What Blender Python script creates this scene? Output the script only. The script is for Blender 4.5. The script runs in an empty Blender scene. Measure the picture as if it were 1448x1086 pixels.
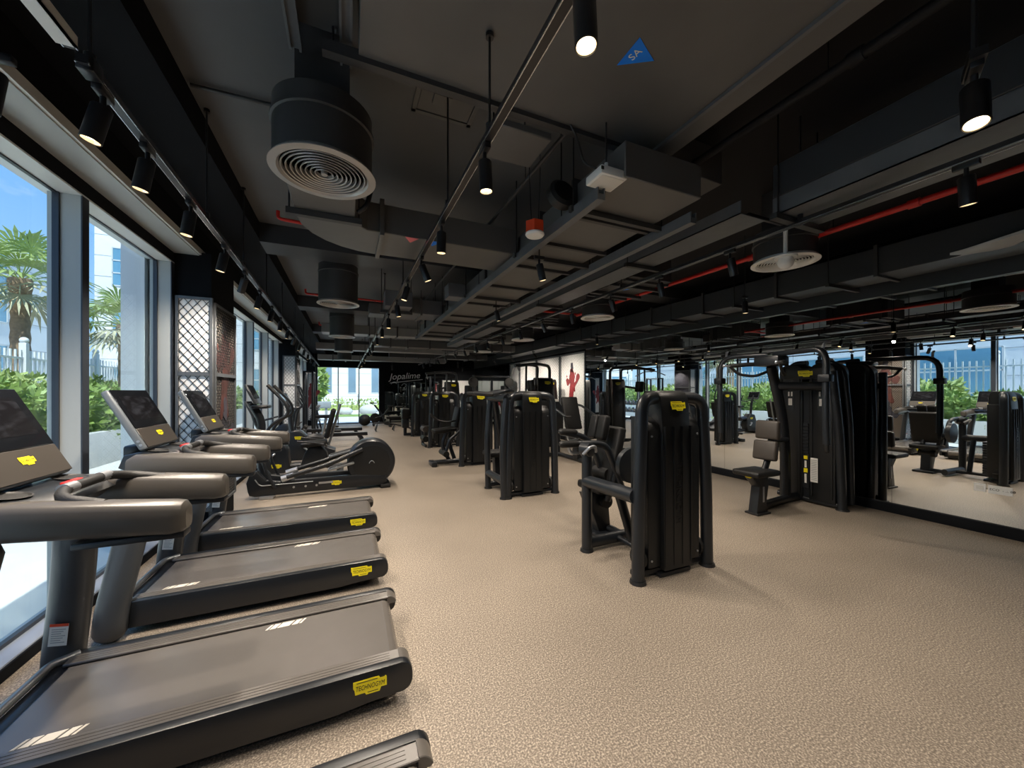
import bpy, bmesh, math, random
from mathutils import Vector, Matrix
random.seed(7)
PI = math.pi
R = math.radians
scene = bpy.context.scene
COL = scene.collection

# ------------------------------------------------------------------ materials
MATS = {}
def mat(name, color, rough=0.5, metal=0.0, bump=0.0, bscale=60.0, var=0.0, vscale=8.0, spec=0.5, emit=None, estr=0.0, coat=0.0):
    m = bpy.data.materials.new(name); m.use_nodes = True
    nt = m.node_tree; b = nt.nodes['Principled BSDF']
    col = (*color, 1.0)
    b.inputs['Base Color'].default_value = col
    b.inputs['Roughness'].default_value = rough
    b.inputs['Metallic'].default_value = metal
    b.inputs['Specular IOR Level'].default_value = spec
    if coat: b.inputs['Coat Weight'].default_value = coat; b.inputs['Coat Roughness'].default_value = 0.1
    if emit:
        b.inputs['Emission Color'].default_value = (*emit, 1); b.inputs['Emission Strength'].default_value = estr
    tc = nt.nodes.new('ShaderNodeTexCoord')
    if var > 0:
        n = nt.nodes.new('ShaderNodeTexNoise'); n.inputs['Scale'].default_value = vscale; n.inputs['Detail'].default_value = 4
        nt.links.new(tc.outputs['Object'], n.inputs['Vector'])
        mx = nt.nodes.new('ShaderNodeMix'); mx.data_type = 'RGBA'
        mx.inputs[6].default_value = tuple(c*(1-var) for c in color)+(1,)
        mx.inputs[7].default_value = tuple(min(1, c*(1+var)) for c in color)+(1,)
        nt.links.new(n.outputs['Fac'], mx.inputs[0]); nt.links.new(mx.outputs[2], b.inputs['Base Color'])
    if bump > 0:
        n2 = nt.nodes.new('ShaderNodeTexNoise'); n2.inputs['Scale'].default_value = bscale; n2.inputs['Detail'].default_value = 3
        nt.links.new(tc.outputs['Object'], n2.inputs['Vector'])
        bp = nt.nodes.new('ShaderNodeBump'); bp.inputs['Strength'].default_value = bump; bp.inputs['Distance'].default_value = 0.01
        nt.links.new(n2.outputs['Fac'], bp.inputs['Height']); nt.links.new(bp.outputs['Normal'], b.inputs['Normal'])
    MATS[name] = m
    return m

mat('frame_black', (0.008, 0.010, 0.013), 0.38, var=0.15, vscale=5)
mat('frame_dark', (0.012, 0.015, 0.019), 0.36, var=0.12, vscale=5)
mat('shroud', (0.005, 0.006, 0.007), 0.42, bump=0.05, bscale=250, var=0.15)
mat('pad', (0.007, 0.007, 0.007), 0.5, spec=.3, bump=0.12, bscale=300, var=0.2)
mat('pad_brown', (0.038, 0.032, 0.027), 0.5, bump=0.12, bscale=300, var=0.15)
mat('grip', (0.008, 0.008, 0.008), 0.55, bump=0.2, bscale=200)
mat('chrome', (0.75, 0.76, 0.78), 0.15, metal=1.0, var=0.05)
mat('silver', (0.45, 0.47, 0.5), 0.35, metal=0.8, var=0.08)
mat('yellow', (0.86, 0.74, 0.01), 0.45, var=0.04)
mat('ink', (0.02, 0.02, 0.01), 0.6, var=0.05)
mat('white_plastic', (0.86, 0.86, 0.84), 0.4, var=0.03)
mat('paper', (0.75, 0.74, 0.70), 0.6, var=0.04)
mat('red', (0.55, 0.02, 0.015), 0.35, var=0.1)
mat('red_orange', (0.75, 0.07, 0.02), 0.4, var=0.05)
mat('tread_plastic', (0.10, 0.091, 0.081), 0.30, spec=.8, bump=0.03, bscale=300, var=0.06)
mat('tread_dark', (0.009, 0.011, 0.014), 0.33, var=0.12)
mat('tread_grey', (0.035, 0.040, 0.046), 0.33, var=0.08)
mat('console_window_sheen', (0.13, 0.15, 0.17), 0.35, var=0.06)  # lighter blue-grey: the window's reflection is painted into the shell colour
mat('belt', (0.105, 0.096, 0.087), 0.26, spec=1.0, bump=0.06, bscale=500, var=0.08)
mat('belt_mark', (0.62, 0.58, 0.50), 0.5, var=0.05)
mat('screen', (0.006, 0.007, 0.009), 0.08, var=0.2)
mat('sill_sky_sheen', (0.26, 0.30, 0.36), 0.28, var=0.05)  # blue lift in the aluminium colour paints in the sky's reflection
mat('lower_panel', (0.045, 0.040, 0.035), 0.34, bump=0.03, bscale=300, var=0.06)
mat('rail_plastic', (0.075, 0.068, 0.060), 0.33, bump=0.03, bscale=300, var=0.06)
mat('grey_glass', (0.25, 0.36, 0.46), 0.15, metal=0.2, var=0.2, vscale=0.5)
mat('silver_trim', (0.30, 0.32, 0.34), 0.3, metal=0.7, var=0.08)
mat('duct', (0.115, 0.114, 0.112), 0.42, bump=0.12, bscale=6, var=0.18, vscale=3)
mat('duct_dark', (0.045, 0.046, 0.048), 0.45, bump=0.15, bscale=6, var=0.2, vscale=3)
mat('duct_steel', (0.15, 0.16, 0.175), 0.4, metal=0.3, bump=0.1, bscale=10, var=0.25, vscale=4)
mat('duct_grey', (0.26, 0.26, 0.255), 0.45, bump=0.1, bscale=6, var=0.15, vscale=3)
mat('duct_window_lit', (0.55, 0.57, 0.58), 0.4, bump=0.08, bscale=6, var=0.05, vscale=3)  # near-white tone paints daylight from the windows onto a grey duct
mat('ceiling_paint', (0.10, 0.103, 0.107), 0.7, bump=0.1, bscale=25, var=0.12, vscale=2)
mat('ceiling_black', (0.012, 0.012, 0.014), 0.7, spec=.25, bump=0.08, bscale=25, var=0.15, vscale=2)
mat('wall_black', (0.009, 0.010, 0.012), 0.8, spec=.08, bump=0.05, bscale=40, var=0.12, vscale=3)
mat('beam_black', (0.036, 0.039, 0.044), 0.42, bump=0.05, bscale=20, var=0.15, vscale=2)
mat('alu', (0.44, 0.46, 0.445), 0.45, metal=0.0, var=0.05, vscale=3)
mat('alu_dark', (0.035, 0.042, 0.055), 0.35, metal=0.2, var=0.1)
mat('alu_bright', (0.68, 0.69, 0.68), 0.4, metal=0.0, var=0.05)
mat('track', (0.016, 0.016, 0.018), 0.3, var=0.1)
mat('track_line', (0.55, 0.56, 0.57), 0.25, metal=0.9, var=0.05)
mat('lamp_glow', (1, 0.9, 0.75), 0.4, emit=(1.0, 0.82, 0.56), estr=7.0)
mat('reflector', (0.8, 0.7, 0.5), 0.2, metal=1.0, emit=(1.0, 0.72, 0.38), estr=1.4)  # cone emits by itself, standing in for lamp light it reflects
mat('grille', (0.42, 0.40, 0.38), 0.35, metal=0.4, var=0.08)
mat('blue_sticker', (0.0, 0.22, 0.98), 0.5, var=0.05)
mat('pink_sticker', (0.80, 0.18, 0.20), 0.5, var=0.05)
mat('white_letter', (0.85, 0.85, 0.85), 0.5, var=0.03)
mat('mesh_backing', (0.86, 0.87, 0.87), 0.6, bump=0.1, bscale=30, var=0.05)
mat('mesh_wire', (0.010, 0.012, 0.014), 0.5, var=0.1)
mat('panel_frame', (0.11, 0.12, 0.13), 0.4, metal=0.3, var=0.1)
mat('print_rust', (0.07, 0.018, 0.014), 0.6, var=0.6, vscale=14)
mat('print_red', (0.22, 0.02, 0.025), 0.6, var=0.6, vscale=14)
mat('print_dark', (0.05, 0.05, 0.07), 0.6, var=0.5, vscale=14)
mat('paving', (0.66, 0.65, 0.62), 0.8, bump=0.1, bscale=8, var=0.06, vscale=3)
mat('planter', (0.62, 0.62, 0.60), 0.7, bump=0.1, bscale=10, var=0.06, vscale=2)
mat('facade', (0.82, 0.83, 0.83), 0.7, bump=0.05, bscale=4, var=0.05, vscale=0.6)
mat('facade_joint', (0.42, 0.44, 0.46), 0.7, var=0.05)
mat('blue_glass', (0.20, 0.42, 0.56), 0.1, metal=0.25, var=0.35, vscale=0.5)
mat('fence_white', (0.80, 0.80, 0.79), 0.5, var=0.03)
mat('leaf', (0.27, 0.38, 0.10), 0.5, var=0.5, vscale=3)
mat('leaf_light', (0.42, 0.50, 0.17), 0.5, var=0.4, vscale=3)
mat('palm_leaf', (0.36, 0.45, 0.15), 0.5, var=0.35, vscale=4)
mat('palm_dry', (0.46, 0.44, 0.28), 0.7, var=0.3, vscale=6)
mat('bark', (0.30, 0.20, 0.12), 0.8, bump=0.6, bscale=18, var=0.5, vscale=12)
mat('soil', (0.12, 0.09, 0.06), 0.9, var=0.3)
mat('lawn', (0.22, 0.33, 0.08), 0.8, bump=0.4, bscale=60, var=0.4, vscale=5)
mat('rock', (0.60, 0.60, 0.58), 0.8, bump=0.3, bscale=6, var=0.15)
mat('concrete_grey', (0.30, 0.32, 0.33), 0.7, var=0.1)
mat('cable', (0.01, 0.01, 0.01), 0.5, var=0.1)

def floor_mat():
    m = bpy.data.materials.new('rubber_floor'); m.use_nodes = True
    nt = m.node_tree; b = nt.nodes['Principled BSDF']
    tc = nt.nodes.new('ShaderNodeTexCoord')
    def noise(scale, detail, rough=0.5):
        n = nt.nodes.new('ShaderNodeTexNoise'); n.inputs['Scale'].default_value = scale
        n.inputs['Detail'].default_value = detail; n.inputs['Roughness'].default_value = rough
        nt.links.new(tc.outputs['Object'], n.inputs['Vector']); return n
    n1 = noise(115, 2.5, 0.55)
    cr = nt.nodes.new('ShaderNodeValToRGB')
    e = cr.color_ramp.elements
    e[0].position = 0.38; e[0].color = (0.130, 0.106, 0.086, 1)
    e[1].position = 0.66; e[1].color = (0.45, 0.385, 0.305, 1)
    e2 = cr.color_ramp.elements.new(0.52); e2.color = (0.230, 0.194, 0.152, 1)
    nt.links.new(n1.outputs['Fac'], cr.inputs['Fac'])
    n3 = noise(0.8, 3)
    mp = nt.nodes.new('ShaderNodeMapRange'); mp.inputs[1].default_value = 0.3; mp.inputs[2].default_value = 0.7
    mp.inputs[3].default_value = 0.88; mp.inputs[4].default_value = 1.1
    nt.links.new(n3.outputs['Fac'], mp.inputs[0])
    mx = nt.nodes.new('ShaderNodeMix'); mx.data_type = 'RGBA'; mx.blend_type = 'MULTIPLY'; mx.inputs[0].default_value = 1
    nt.links.new(cr.outputs['Color'], mx.inputs[6]); nt.links.new(mp.outputs[0], mx.inputs[7])
    nt.links.new(mx.outputs[2], b.inputs['Base Color'])
    bp = nt.nodes.new('ShaderNodeBump'); bp.inputs['Strength'].default_value = 0.35; bp.inputs['Distance'].default_value = 0.004
    nt.links.new(n1.outputs['Fac'], bp.inputs['Height']); nt.links.new(bp.outputs['Normal'], b.inputs['Normal'])
    b.inputs['Roughness'].default_value = 0.5; b.inputs['Specular IOR Level'].default_value = 0.4
    MATS['rubber_floor'] = m
floor_mat()

def mirror_mat(name, tint, rough=0.0):
    m = bpy.data.materials.new(name); m.use_nodes = True
    b = m.node_tree.nodes['Principled BSDF']
    b.inputs['Base Color'].default_value = (*tint, 1); b.inputs['Metallic'].default_value = 1
    b.inputs['Roughness'].default_value = rough
    MATS[name] = m
mirror_mat('mirror', (0.87, 0.90, 0.90))
mirror_mat('mirror_dark', (0.60, 0.70, 0.72), 0.02)

def glass_mat():
    m = bpy.data.materials.new('window_glass'); m.use_nodes = True
    nt = m.node_tree; nt.nodes.remove(nt.nodes['Principled BSDF'])
    out = nt.nodes['Material Output']
    tr = nt.nodes.new('ShaderNodeBsdfTransparent'); tr.inputs[0].default_value = (0.86, 0.93, 0.95, 1)
    gl = nt.nodes.new('ShaderNodeBsdfGlossy'); gl.inputs['Roughness'].default_value = 0.0
    lw = nt.nodes.new('ShaderNodeLayerWeight'); lw.inputs['Blend'].default_value = .5
    pw = nt.nodes.new('ShaderNodeMath'); pw.operation = 'POWER'; pw.inputs[1].default_value = 5.0
    fr = nt.nodes.new('ShaderNodeMath'); fr.operation = 'MULTIPLY_ADD'; fr.inputs[1].default_value = .6; fr.inputs[2].default_value = .02
    nt.links.new(lw.outputs['Facing'], pw.inputs[0]); nt.links.new(pw.outputs[0], fr.inputs[0])
    mx = nt.nodes.new('ShaderNodeMixShader')
    nt.links.new(fr.outputs[0], mx.inputs[0]); nt.links.new(tr.outputs[0], mx.inputs[1]); nt.links.new(gl.outputs[0], mx.inputs[2])
    nt.links.new(mx.outputs[0], out.inputs['Surface'])
    MATS['window_glass'] = m
glass_mat()

# ------------------------------------------------------------------ mesh builder
class MB:
    def __init__(s): s.bm = bmesh.new()
    def _bevel(s, faces, bev, seg):
        es = list({e for f in faces for e in f.edges})
        bmesh.ops.bevel(s.bm, geom=es, offset=bev, segments=seg, affect='EDGES', profile=0.5, clamp_overlap=True)
    def box(s, c, d, bev=0.0, seg=2, rot=None):
        M = Matrix.Translation(Vector(c))
        if rot is not None: M = M @ rot
        M = M @ Matrix.Diagonal((d[0], d[1], d[2], 1))
        r = bmesh.ops.create_cube(s.bm, size=1.0, matrix=M)
        fs = list({f for v in r['verts'] for f in v.link_faces})
        if bev > 0: s._bevel(fs, min(bev, 0.49*min(d)), seg)
        return s
    def bx(s, x0, x1, y0, y1, z0, z1, bev=0.0, seg=2):
        return s.box(((x0+x1)/2, (y0+y1)/2, (z0+z1)/2), (abs(x1-x0), abs(y1-y0), abs(z1-z0)), bev, seg)
    def rings(s, rings, caps=True, closed=False):
        vr = [[s.bm.verts.new(p) for p in r] for r in rings]
        n = len(vr[0])
        m = len(vr)
        for i in range(m if closed else m-1):
            a, b = vr[i], vr[(i+1) % m]
            for j in range(n):
                try: s.bm.faces.new((a[j], a[(j+1) % n], b[(j+1) % n], b[j]))
                except ValueError: pass
        if caps and not closed:
            for r in (vr[0][::-1], vr[-1]):
                try: s.bm.faces.new(r)
                except ValueError: pass
        return s
    def tube(s, pts, r, n=12, fillet=0.0, fs=5, ry=None, up=None, cap_round=False):
        """round or elliptical tube; ry is the radius along 'up'"""
        P = [Vector(p) for p in pts]
        if fillet > 0 and len(P) > 2:
            Q = [P[0]]
            for i in range(1, len(P)-1):
                a, b, c = P[i-1], P[i], P[i+1]
                u = (a-b); w = (c-b)
                f = min(fillet, u.length*0.48, w.length*0.48)
                p0 = b+u.normalized()*f; p1 = b+w.normalized()*f
                for k in range(fs+1):
                    t = k/fs
                    Q.append(p0*(1-t)**2 + b*2*t*(1-t) + p1*t*t)
            Q.append(P[-1]); P = Q
        rr = r if isinstance(r, (list, tuple)) else [r]*len(P)
        if len(rr) != len(P):
            rr = [rr[0]+(rr[-1]-rr[0])*i/(len(P)-1) for i in range(len(P))]
        T = []
        for i in range(len(P)):
            t = (P[min(i+1, len(P)-1)]-P[max(i-1, 0)])
            T.append(t.normalized() if t.length > 1e-9 else Vector((0, 0, 1)))
        nrm = Vector(up) if up is not None else (Vector((0, 0, 1)) if abs(T[0].z) < 0.9 else Vector((0, 1, 0)))
        rings = []
        def ring(c, t, ra, rb):
            nonlocal nrm
            k = nrm - t*nrm.dot(t)
            if k.length < 1e-6: k = t.orthogonal()
            k.normalize(); nrm = k
            q = t.cross(k)
            return [c + q*ra*math.cos(2*PI*j/n) + k*rb*math.sin(2*PI*j/n) for j in range(n)]
        for i in range(len(P)):
            ra = rr[i]; rb = ry if ry is not None else ra
            if cap_round and i == 0:
                for f1, f2 in ((0.45, 0.9), (0.8, 0.55)):
                    rings.append(ring(P[0]-T[0]*min(ra, rb)*f2+T[0]*min(ra, rb)*0.0, T[0], ra*f1, rb*f1))
            rings.append(ring(P[i], T[i], ra, rb))
            if cap_round and i == len(P)-1:
                for f1, f2 in ((0.8, 0.55), (0.45, 0.9)):
                    rings.append(ring(P[-1]+T[-1]*min(ra, rb)*f2, T[-1], ra*f1, rb*f1))
        return s.rings(rings)
    def cyl(s, p0, p1, r0, r1=None, n=24):
        return s.tube([p0, p1], [r0, r0 if r1 is None else r1], n)
    def lathe(s, prof, n=32, M=None, caps=True):
        M = M or Matrix()
        rings = [[M @ Vector((r*math.cos(2*PI*j/n), r*math.sin(2*PI*j/n), z)) for j in range(n)] for r, z in prof]
        return s.rings(rings, caps)
    def prism(s, pts, axis, a, b, bev=0.0, seg=2):
        """polygon in the plane across `axis`: axis y -> (x,z), x -> (y,z), z -> (x,y)"""
        def P(p, t):
            return {'y': (p[0], t, p[1]), 'x': (t, p[0], p[1]), 'z': (p[0], p[1], t)}[axis]
        v0 = [s.bm.verts.new(P(p, a)) for p in pts]; v1 = [s.bm.verts.new(P(p, b)) for p in pts]
        n = len(pts); fs = []
        for i in range(n): fs.append(s.bm.faces.new((v0[i], v0[(i+1) % n], v1[(i+1) % n], v1[i])))
        c0 = s.bm.faces.new(v0[::-1]); c1 = s.bm.faces.new(v1)
        bmesh.ops.recalc_face_normals(s.bm, faces=fs+[c0, c1])
        if bev > 0:
            es = list(set(c0.edges) | set(c1.edges))
            bmesh.ops.bevel(s.bm, geom=es, offset=bev, segments=seg, affect='EDGES', profile=0.5, clamp_overlap=True)
        return s
    def sphere(s, c, r, u=20, v=12, sc=(1, 1, 1)):
        bmesh.ops.create_uvsphere(s.bm, u_segments=u, v_segments=v, radius=r, matrix=Matrix.Translation(Vector(c)) @ Matrix.Diagonal((*sc, 1)))
        return s
    def face(s, pts):
        s.bm.faces.new([s.bm.verts.new(p) for p in pts]); return s
    def xf(s, M):
        bmesh.ops.transform(s.bm, matrix=M, verts=s.bm.verts); return s
    def mesh(s, name, m, ang=38):
        bmesh.ops.recalc_face_normals(s.bm, faces=s.bm.faces)
        me = bpy.data.meshes.new(name); s.bm.to_mesh(me); s.bm.free()
        me.materials.append(MATS[m])
        me.polygons.foreach_set('use_smooth', [True]*len(me.polygons))
        me.set_sharp_from_angle(angle=R(ang))
        return me
    def build(s, name, m, parent=None, loc=None, rot=None, label=None, ang=38):
        o = bpy.data.objects.new(name, s.mesh(name, m, ang)); COL.objects.link(o)
        if parent is not None: o.parent = parent
        if loc is not None: o.location = loc
        if rot is not None: o.rotation_euler = rot
        if label: o['label'] = label
        return o

def rot(axis, deg): return Matrix.Rotation(R(deg), 4, axis)
def arc(cx, cy, r, a0, a1, n):
    return [(cx+r*math.cos(R(a0+(a1-a0)*i/n)), cy+r*math.sin(R(a0+(a1-a0)*i/n))) for i in range(n+1)]
def tag(o, label=None, cat=None, group=None, kind=None):
    if label: o['label'] = label
    if cat: o['category'] = cat
    if group: o['group'] = group
    if kind: o['kind'] = kind
    return o
def thing(name, label, cat, loc=(0, 0, 0), rz=0.0, group=None):
    o = bpy.data.objects.new(name, None); COL.objects.link(o)
    o.empty_display_size = 0.1
    o.location = loc; o.rotation_euler = (0, 0, rz)
    return tag(o, label, cat, group)
def struct(name, mb, m, parent=None):
    o = mb.build(name, m, parent)
    if parent is None: o['kind'] = 'structure'
    return o
def dup(o, parent=None):
    c = o.copy(); COL.objects.link(c)
    if parent is not None: c.parent = parent
    for k in o.children: dup(k, c)
    return c
def text_mesh(name, body, size, m, shear=0.0, depth=0.002, align='CENTER'):
    cu = bpy.data.curves.new(name, 'FONT'); cu.body = body; cu.size = size; cu.extrude = depth; cu.shear = shear
    cu.align_x = align; cu.align_y = 'CENTER'; cu.resolution_u = 3
    o = bpy.data.objects.new(name, cu); COL.objects.link(o)
    bpy.context.view_layer.update()
    me = bpy.data.meshes.new_from_object(o.evaluated_get(bpy.context.evaluated_depsgraph_get()))
    bpy.data.objects.remove(o); bpy.data.curves.remove(cu)
    me.name = name; me.materials.clear(); me.materials.append(MATS[m])
    return me
def text_obj(name, me, parent, M):
    o = bpy.data.objects.new(name, me); COL.objects.link(o); o.parent = parent; o.matrix_local = M
    return o

LOGO_TXT = text_mesh('lettering', 'TECHNOGYM', 0.30, 'ink', shear=0.15, depth=0.006)
BADGE_PTS = [(-.5, .24), (.26, .24), (.30, .17), (.43, .17), (.46, .20), (.5, .16), (.5, -.12), (.33, -.12), (.28, -.24), (-.12, -.24), (-.16, -.17), (-.44, -.17), (-.46, -.02), (-.5, .05)]
BADGE_ME = MB().prism(BADGE_PTS, 'z', -0.006, 0.004).mesh('badge', 'yellow')
BADGE_BARS = [MB().bx(-.40, .22, .165, .185, .002, .008).mesh('rule_line', 'ink'), MB().bx(-.08, .24, -.185, -.165, .002, .008).mesh('rule_line', 'ink')]
def badge(parent, M, w):
    """yellow maker's badge lying in local XY of M, width w"""
    b = bpy.data.objects.new('badge', BADGE_ME); COL.objects.link(b); b.parent = parent
    b.matrix_local = M @ Matrix.Diagonal((w, w, min(w, .5), 1))
    b['label'] = 'yellow badge with dark lettering'
    t = bpy.data.objects.new('lettering', LOGO_TXT); COL.objects.link(t); t.parent = b
    t.matrix_local = Matrix.Translation((0, 0.0, 0.004)) @ Matrix.Diagonal((0.46, 0.72, 1, 1))
    for me in BADGE_BARS:
        r = bpy.data.objects.new('rule_line', me); COL.objects.link(r); r.parent = b
    return b
# face -Y (text reads along +X)
M_NEGY = Matrix(((1, 0, 0, 0), (0, 0, -1, 0), (0, 1, 0, 0), (0, 0, 0, 1)))
M_NEGX = Matrix(((0, 0, -1, 0), (-1, 0, 0, 0), (0, 1, 0, 0), (0, 0, 0, 1)))
M_POSX = Matrix(((0, 0, 1, 0), (1, 0, 0, 0), (0, 1, 0, 0), (0, 0, 0, 1)))
# ------------------------------------------------------------------ room shell
GX, WX, MX, FY, BY, CZ = -1.88, -1.75, 6.62, 20.4, -2.6, 3.65
HEAD = 3.01

struct('floor', MB().bx(WX-.02, MX+.05, BY, FY+.05, -0.12, 0.0), 'rubber_floor')
struct('ceiling', MB().bx(-2.2, MX+.3, BY-.2, FY+.3, CZ, CZ+.25), 'ceiling_paint')
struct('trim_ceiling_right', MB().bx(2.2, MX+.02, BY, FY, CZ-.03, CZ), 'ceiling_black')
struct('wall_back', MB().bx(-2.2, MX+.3, BY-.2, BY, -.12, CZ), 'wall_black')

# window wall: lintel, bulkhead and piers
wl = MB()
wl.bx(GX-.03, WX, BY, FY, HEAD+.012, 3.13)
wl.bx(-2.1, -1.53, BY, FY, 3.165, CZ)
wl.bx(-1.535, -0.98, BY, FY, 3.44, CZ)
COLS = [(-2.15, -1.25), (5.25, 6.15), (12.6, 13.5), (19.9, 20.4)]
for a, b in COLS:
    wl.bx(-1.97, -1.42, a, b, 0, 3.165)
struct('wall_left', wl, 'wall_black')
struct('trim_sill_left', MB().bx(-1.96, WX, BY, FY, -.12, 0.08, .006), 'sill_sky_sheen')
struct('trim_head_left', MB().bx(GX-.03, WX+.002, BY, FY, HEAD, HEAD+.012), 'alu_bright')
struct('trim_soffit_left', MB().bx(WX, -1.53, BY, FY, 3.13, 3.165), 'alu')
struct('trim_soffit_edge', MB().bx(-1.53, -1.51, BY, FY, 3.14, 3.205), 'alu_bright')
struct('baseboard_left', MB().bx(WX, WX+.012, BY, FY, 0.0, 0.07), 'wall_black')

mull = [-0.71, 0.76, 2.23, 3.70, 5.18, 7.5, 8.98, 10.48, 11.98, 14.9, 16.4, 17.9, 19.4]
for i, y in enumerate(mull):
    m = struct('trim_%d' % (i+1), MB().bx(GX-.05, WX-.004, y, y+.07, 0.08, HEAD), 'alu')
    f = MB().bx(WX-.006, WX+.002, y-.004, y+.074, .08, HEAD).bx(GX-.02, GX+.015, y-.014, y, .08, HEAD)
    f.bx(GX-.02, GX+.02, y+.07, y+.082, .08, HEAD)
    f.build('mullion_cap', 'alu_dark', m)
edges = [BY+.1, -2.15, -1.25, -0.71, 0.76, 2.23, 3.70, 5.18]
bays = [(-1.25, -0.71), (-0.64, 0.76), (0.83, 2.23), (2.30, 3.70), (3.77, 5.18), (6.15, 7.5), (7.57, 8.98), (9.05, 10.48),
        (10.55, 11.98), (12.05, 12.6), (13.5, 14.9), (14.97, 16.4), (16.47, 17.9), (17.97, 19.4), (19.47, 19.9)]
for i, (a, b) in enumerate(bays):
    w = struct('window_%d' % (i+1), MB().bx(GX-.012, GX, a, b, .09, HEAD), 'window_glass')
    fr = MB()
    fr.bx(GX-.02, GX+.012, a, b, .08, .105).bx(GX-.016, GX+.006, a, b, HEAD-.010, HEAD)
    fr.build('window_frame', 'alu_dark', w)

# right wall with mirrors
struct('wall_right', MB().bx(MX+.02, MX+.25, BY, FY, -.12, CZ), 'wall_black')
struct('trim_beam_right', MB().bx(MX-.012, MX+.02, BY, FY, 2.915, 3.40), 'beam_black')
struct('trim_mirror_top', MB().bx(MX-.02, MX-.005, BY, 9.46, 2.895, 2.915), 'beam_black')
struct('baseboard_right', MB().bx(MX-.05, MX+.02, BY, FY, 0, .12, .004), 'wall_black')
my = [-2.3, -1.1, 0.1, 1.3, 2.5, 3.7, 4.9, 6.1, 7.25, 8.4, 9.46]
nm = ['beside the back wall', 'second from the back wall', 'third from the back wall', 'behind the white socket plate', 'beside the seated pull machine seat',
      'behind the double stack of the pull machine', 'reflecting the latticed window column', 'sixth back from the lattice panels', 'third back from the lattice panels',
      'second back from the lattice panels', 'next to the white lattice panels']
for k in range(len(my)-1):
    o = MB().bx(MX-.008, MX, my[k]+.0015, my[k+1]-.0015, .12, 2.895).build('wall_mirror', 'mirror')
    tag(o, 'tall frameless wall mirror panel ' + nm[k+1 if k > 2 else k], 'mirror', 'mirror panels along the right wall')

# far wall: glazing on the left, dark mirrors on the right
wf = MB()
wf.bx(-2.1, -1.40, FY, FY+.25, -.12, CZ).bx(-1.40, 1.50, FY, FY+.25, 2.84, CZ).bx(1.50, MX+.3, FY, FY+.25, -.12, CZ)
wf.bx(1.50, 1.72, FY-.12, FY, 0, 2.9)
struct('wall_far', wf, 'wall_black')
dd = struct('door_1', MB().bx(-1.40, 1.50, FY+.03, FY+.045, .04, 2.84), 'window_glass')
f = MB().bx(-1.40, 1.50, FY, FY+.1, 0, .04).bx(-1.40, 1.50, FY, FY+.1, 2.80, 2.84)
for x in (-1.40, -.47, .49, 1.46): f.bx(x, x+.045, FY, FY+.1, .04, 2.80)
f.build('door_frame', 'alu_dark', dd)
MB().tube([(.46, FY-.06, .9), (.46, FY-.06, 1.5)], .015).bx(.45, .47, FY-.06, FY, .95, .97).bx(.45, .47, FY-.06, FY, 1.43, 1.45).build('door_handle', 'silver', dd)
for k, (a, b) in enumerate(((1.74, 3.15), (3.17, 4.55))):
    o = MB().bx(a, b, FY-.012, FY, .05, 2.14).build('wall_mirror', 'mirror_dark')
    tag(o, 'dark tinted mirror on the far wall ' + ('next to the glass doors' if k == 0 else 'under the end of the script sign'), 'mirror', 'tinted mirrors on the far wall')
sg = thing('wall_sign', 'white slanted script sign above the dark mirrors on the far wall', 'sign', (2.75, FY-.03, 2.42))
text_obj('lettering', text_mesh('sign_letters', 'Jopalime', .46, 'white_letter', shear=.3, depth=.01), sg, Matrix.Rotation(R(-4), 4, 'Y') @ M_NEGY)
MB().box((0.1, .012, -.26), (1.7, .015, .03), .004, 1, rot('Y', -7)).build('underline', 'white_letter', sg)

# lattice panels -----------------------------------------------------------
def lattice(mb, w, h, dx, dz, t):
    """diagonal wires clipped to w x h in local x,z with y depth t"""
    sl = dz/dx
    n = int((w*sl+h)/dz)+2
    for s in (1, -1):
        k = -n
        while k <= n:
            c = k*dz
            # z = s*sl*x + c ; clip
            pts = []
            for x in (0, w):
                z = s*sl*x+c
                if -1e-9 <= z <= h+1e-9: pts.append((x, z))
            for z in (0, h):
                x = (z-c)/(s*sl)
                if 1e-9 < x < w-1e-9: pts.append((x, z))
            if len(pts) >= 2:
                a, b = pts[0], pts[1]
                L = math.hypot(b[0]-a[0], b[1]-a[1])
                if L > .004:
                    ang = math.atan2(b[1]-a[1], b[0]-a[0])
                    mb.box(((a[0]+b[0])/2, 0, (a[1]+b[1])/2), (L, t, t), 0, 1, Matrix.Rotation(-ang, 4, 'Y'))
            k += 1
def mesh_panel(label, loc, rz, w, z0, z1, zm, backing='mesh_backing', dx=.082, dz=.105, wire=.0052, prints=None, group=None, fr=.03):
    t = thing('lattice_screen', label, 'panel', loc, rz, group)
    f = MB()
    f.bx(0, fr, -.035, 0, z0, z1, .003, 1).bx(w-fr, w, -.035, 0, z0, z1, .003, 1)
    f.bx(fr, w-fr, -.035, 0, z1-fr, z1).bx(fr, w-fr, -.035, 0, z0, z0+fr)
    if zm: f.bx(fr, w-fr, -.038, 0, zm-.02, zm+.02)
    f.build('frame', 'panel_frame', t)
    MB().bx(fr, w-fr, -.012, -.002, z0+fr, z1-fr).build('backing', backing, t)
    m = MB(); lattice(m, w-2*fr, z1-z0-2*fr, dx, dz, wire); m.xf(Matrix.Translation((fr, -.019, z0+fr)))
    wm = m.build('wire_mesh', 'mesh_wire', t); wm['kind'] = 'stuff'
    for name, mm, blobs in (prints or []):
        b = MB()
        for i, poly in enumerate(blobs): b.prism(poly, 'y', -.0165-.0006*i, -.013-.0006*i)
        b.build(name, mm, t)
    return t
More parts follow.
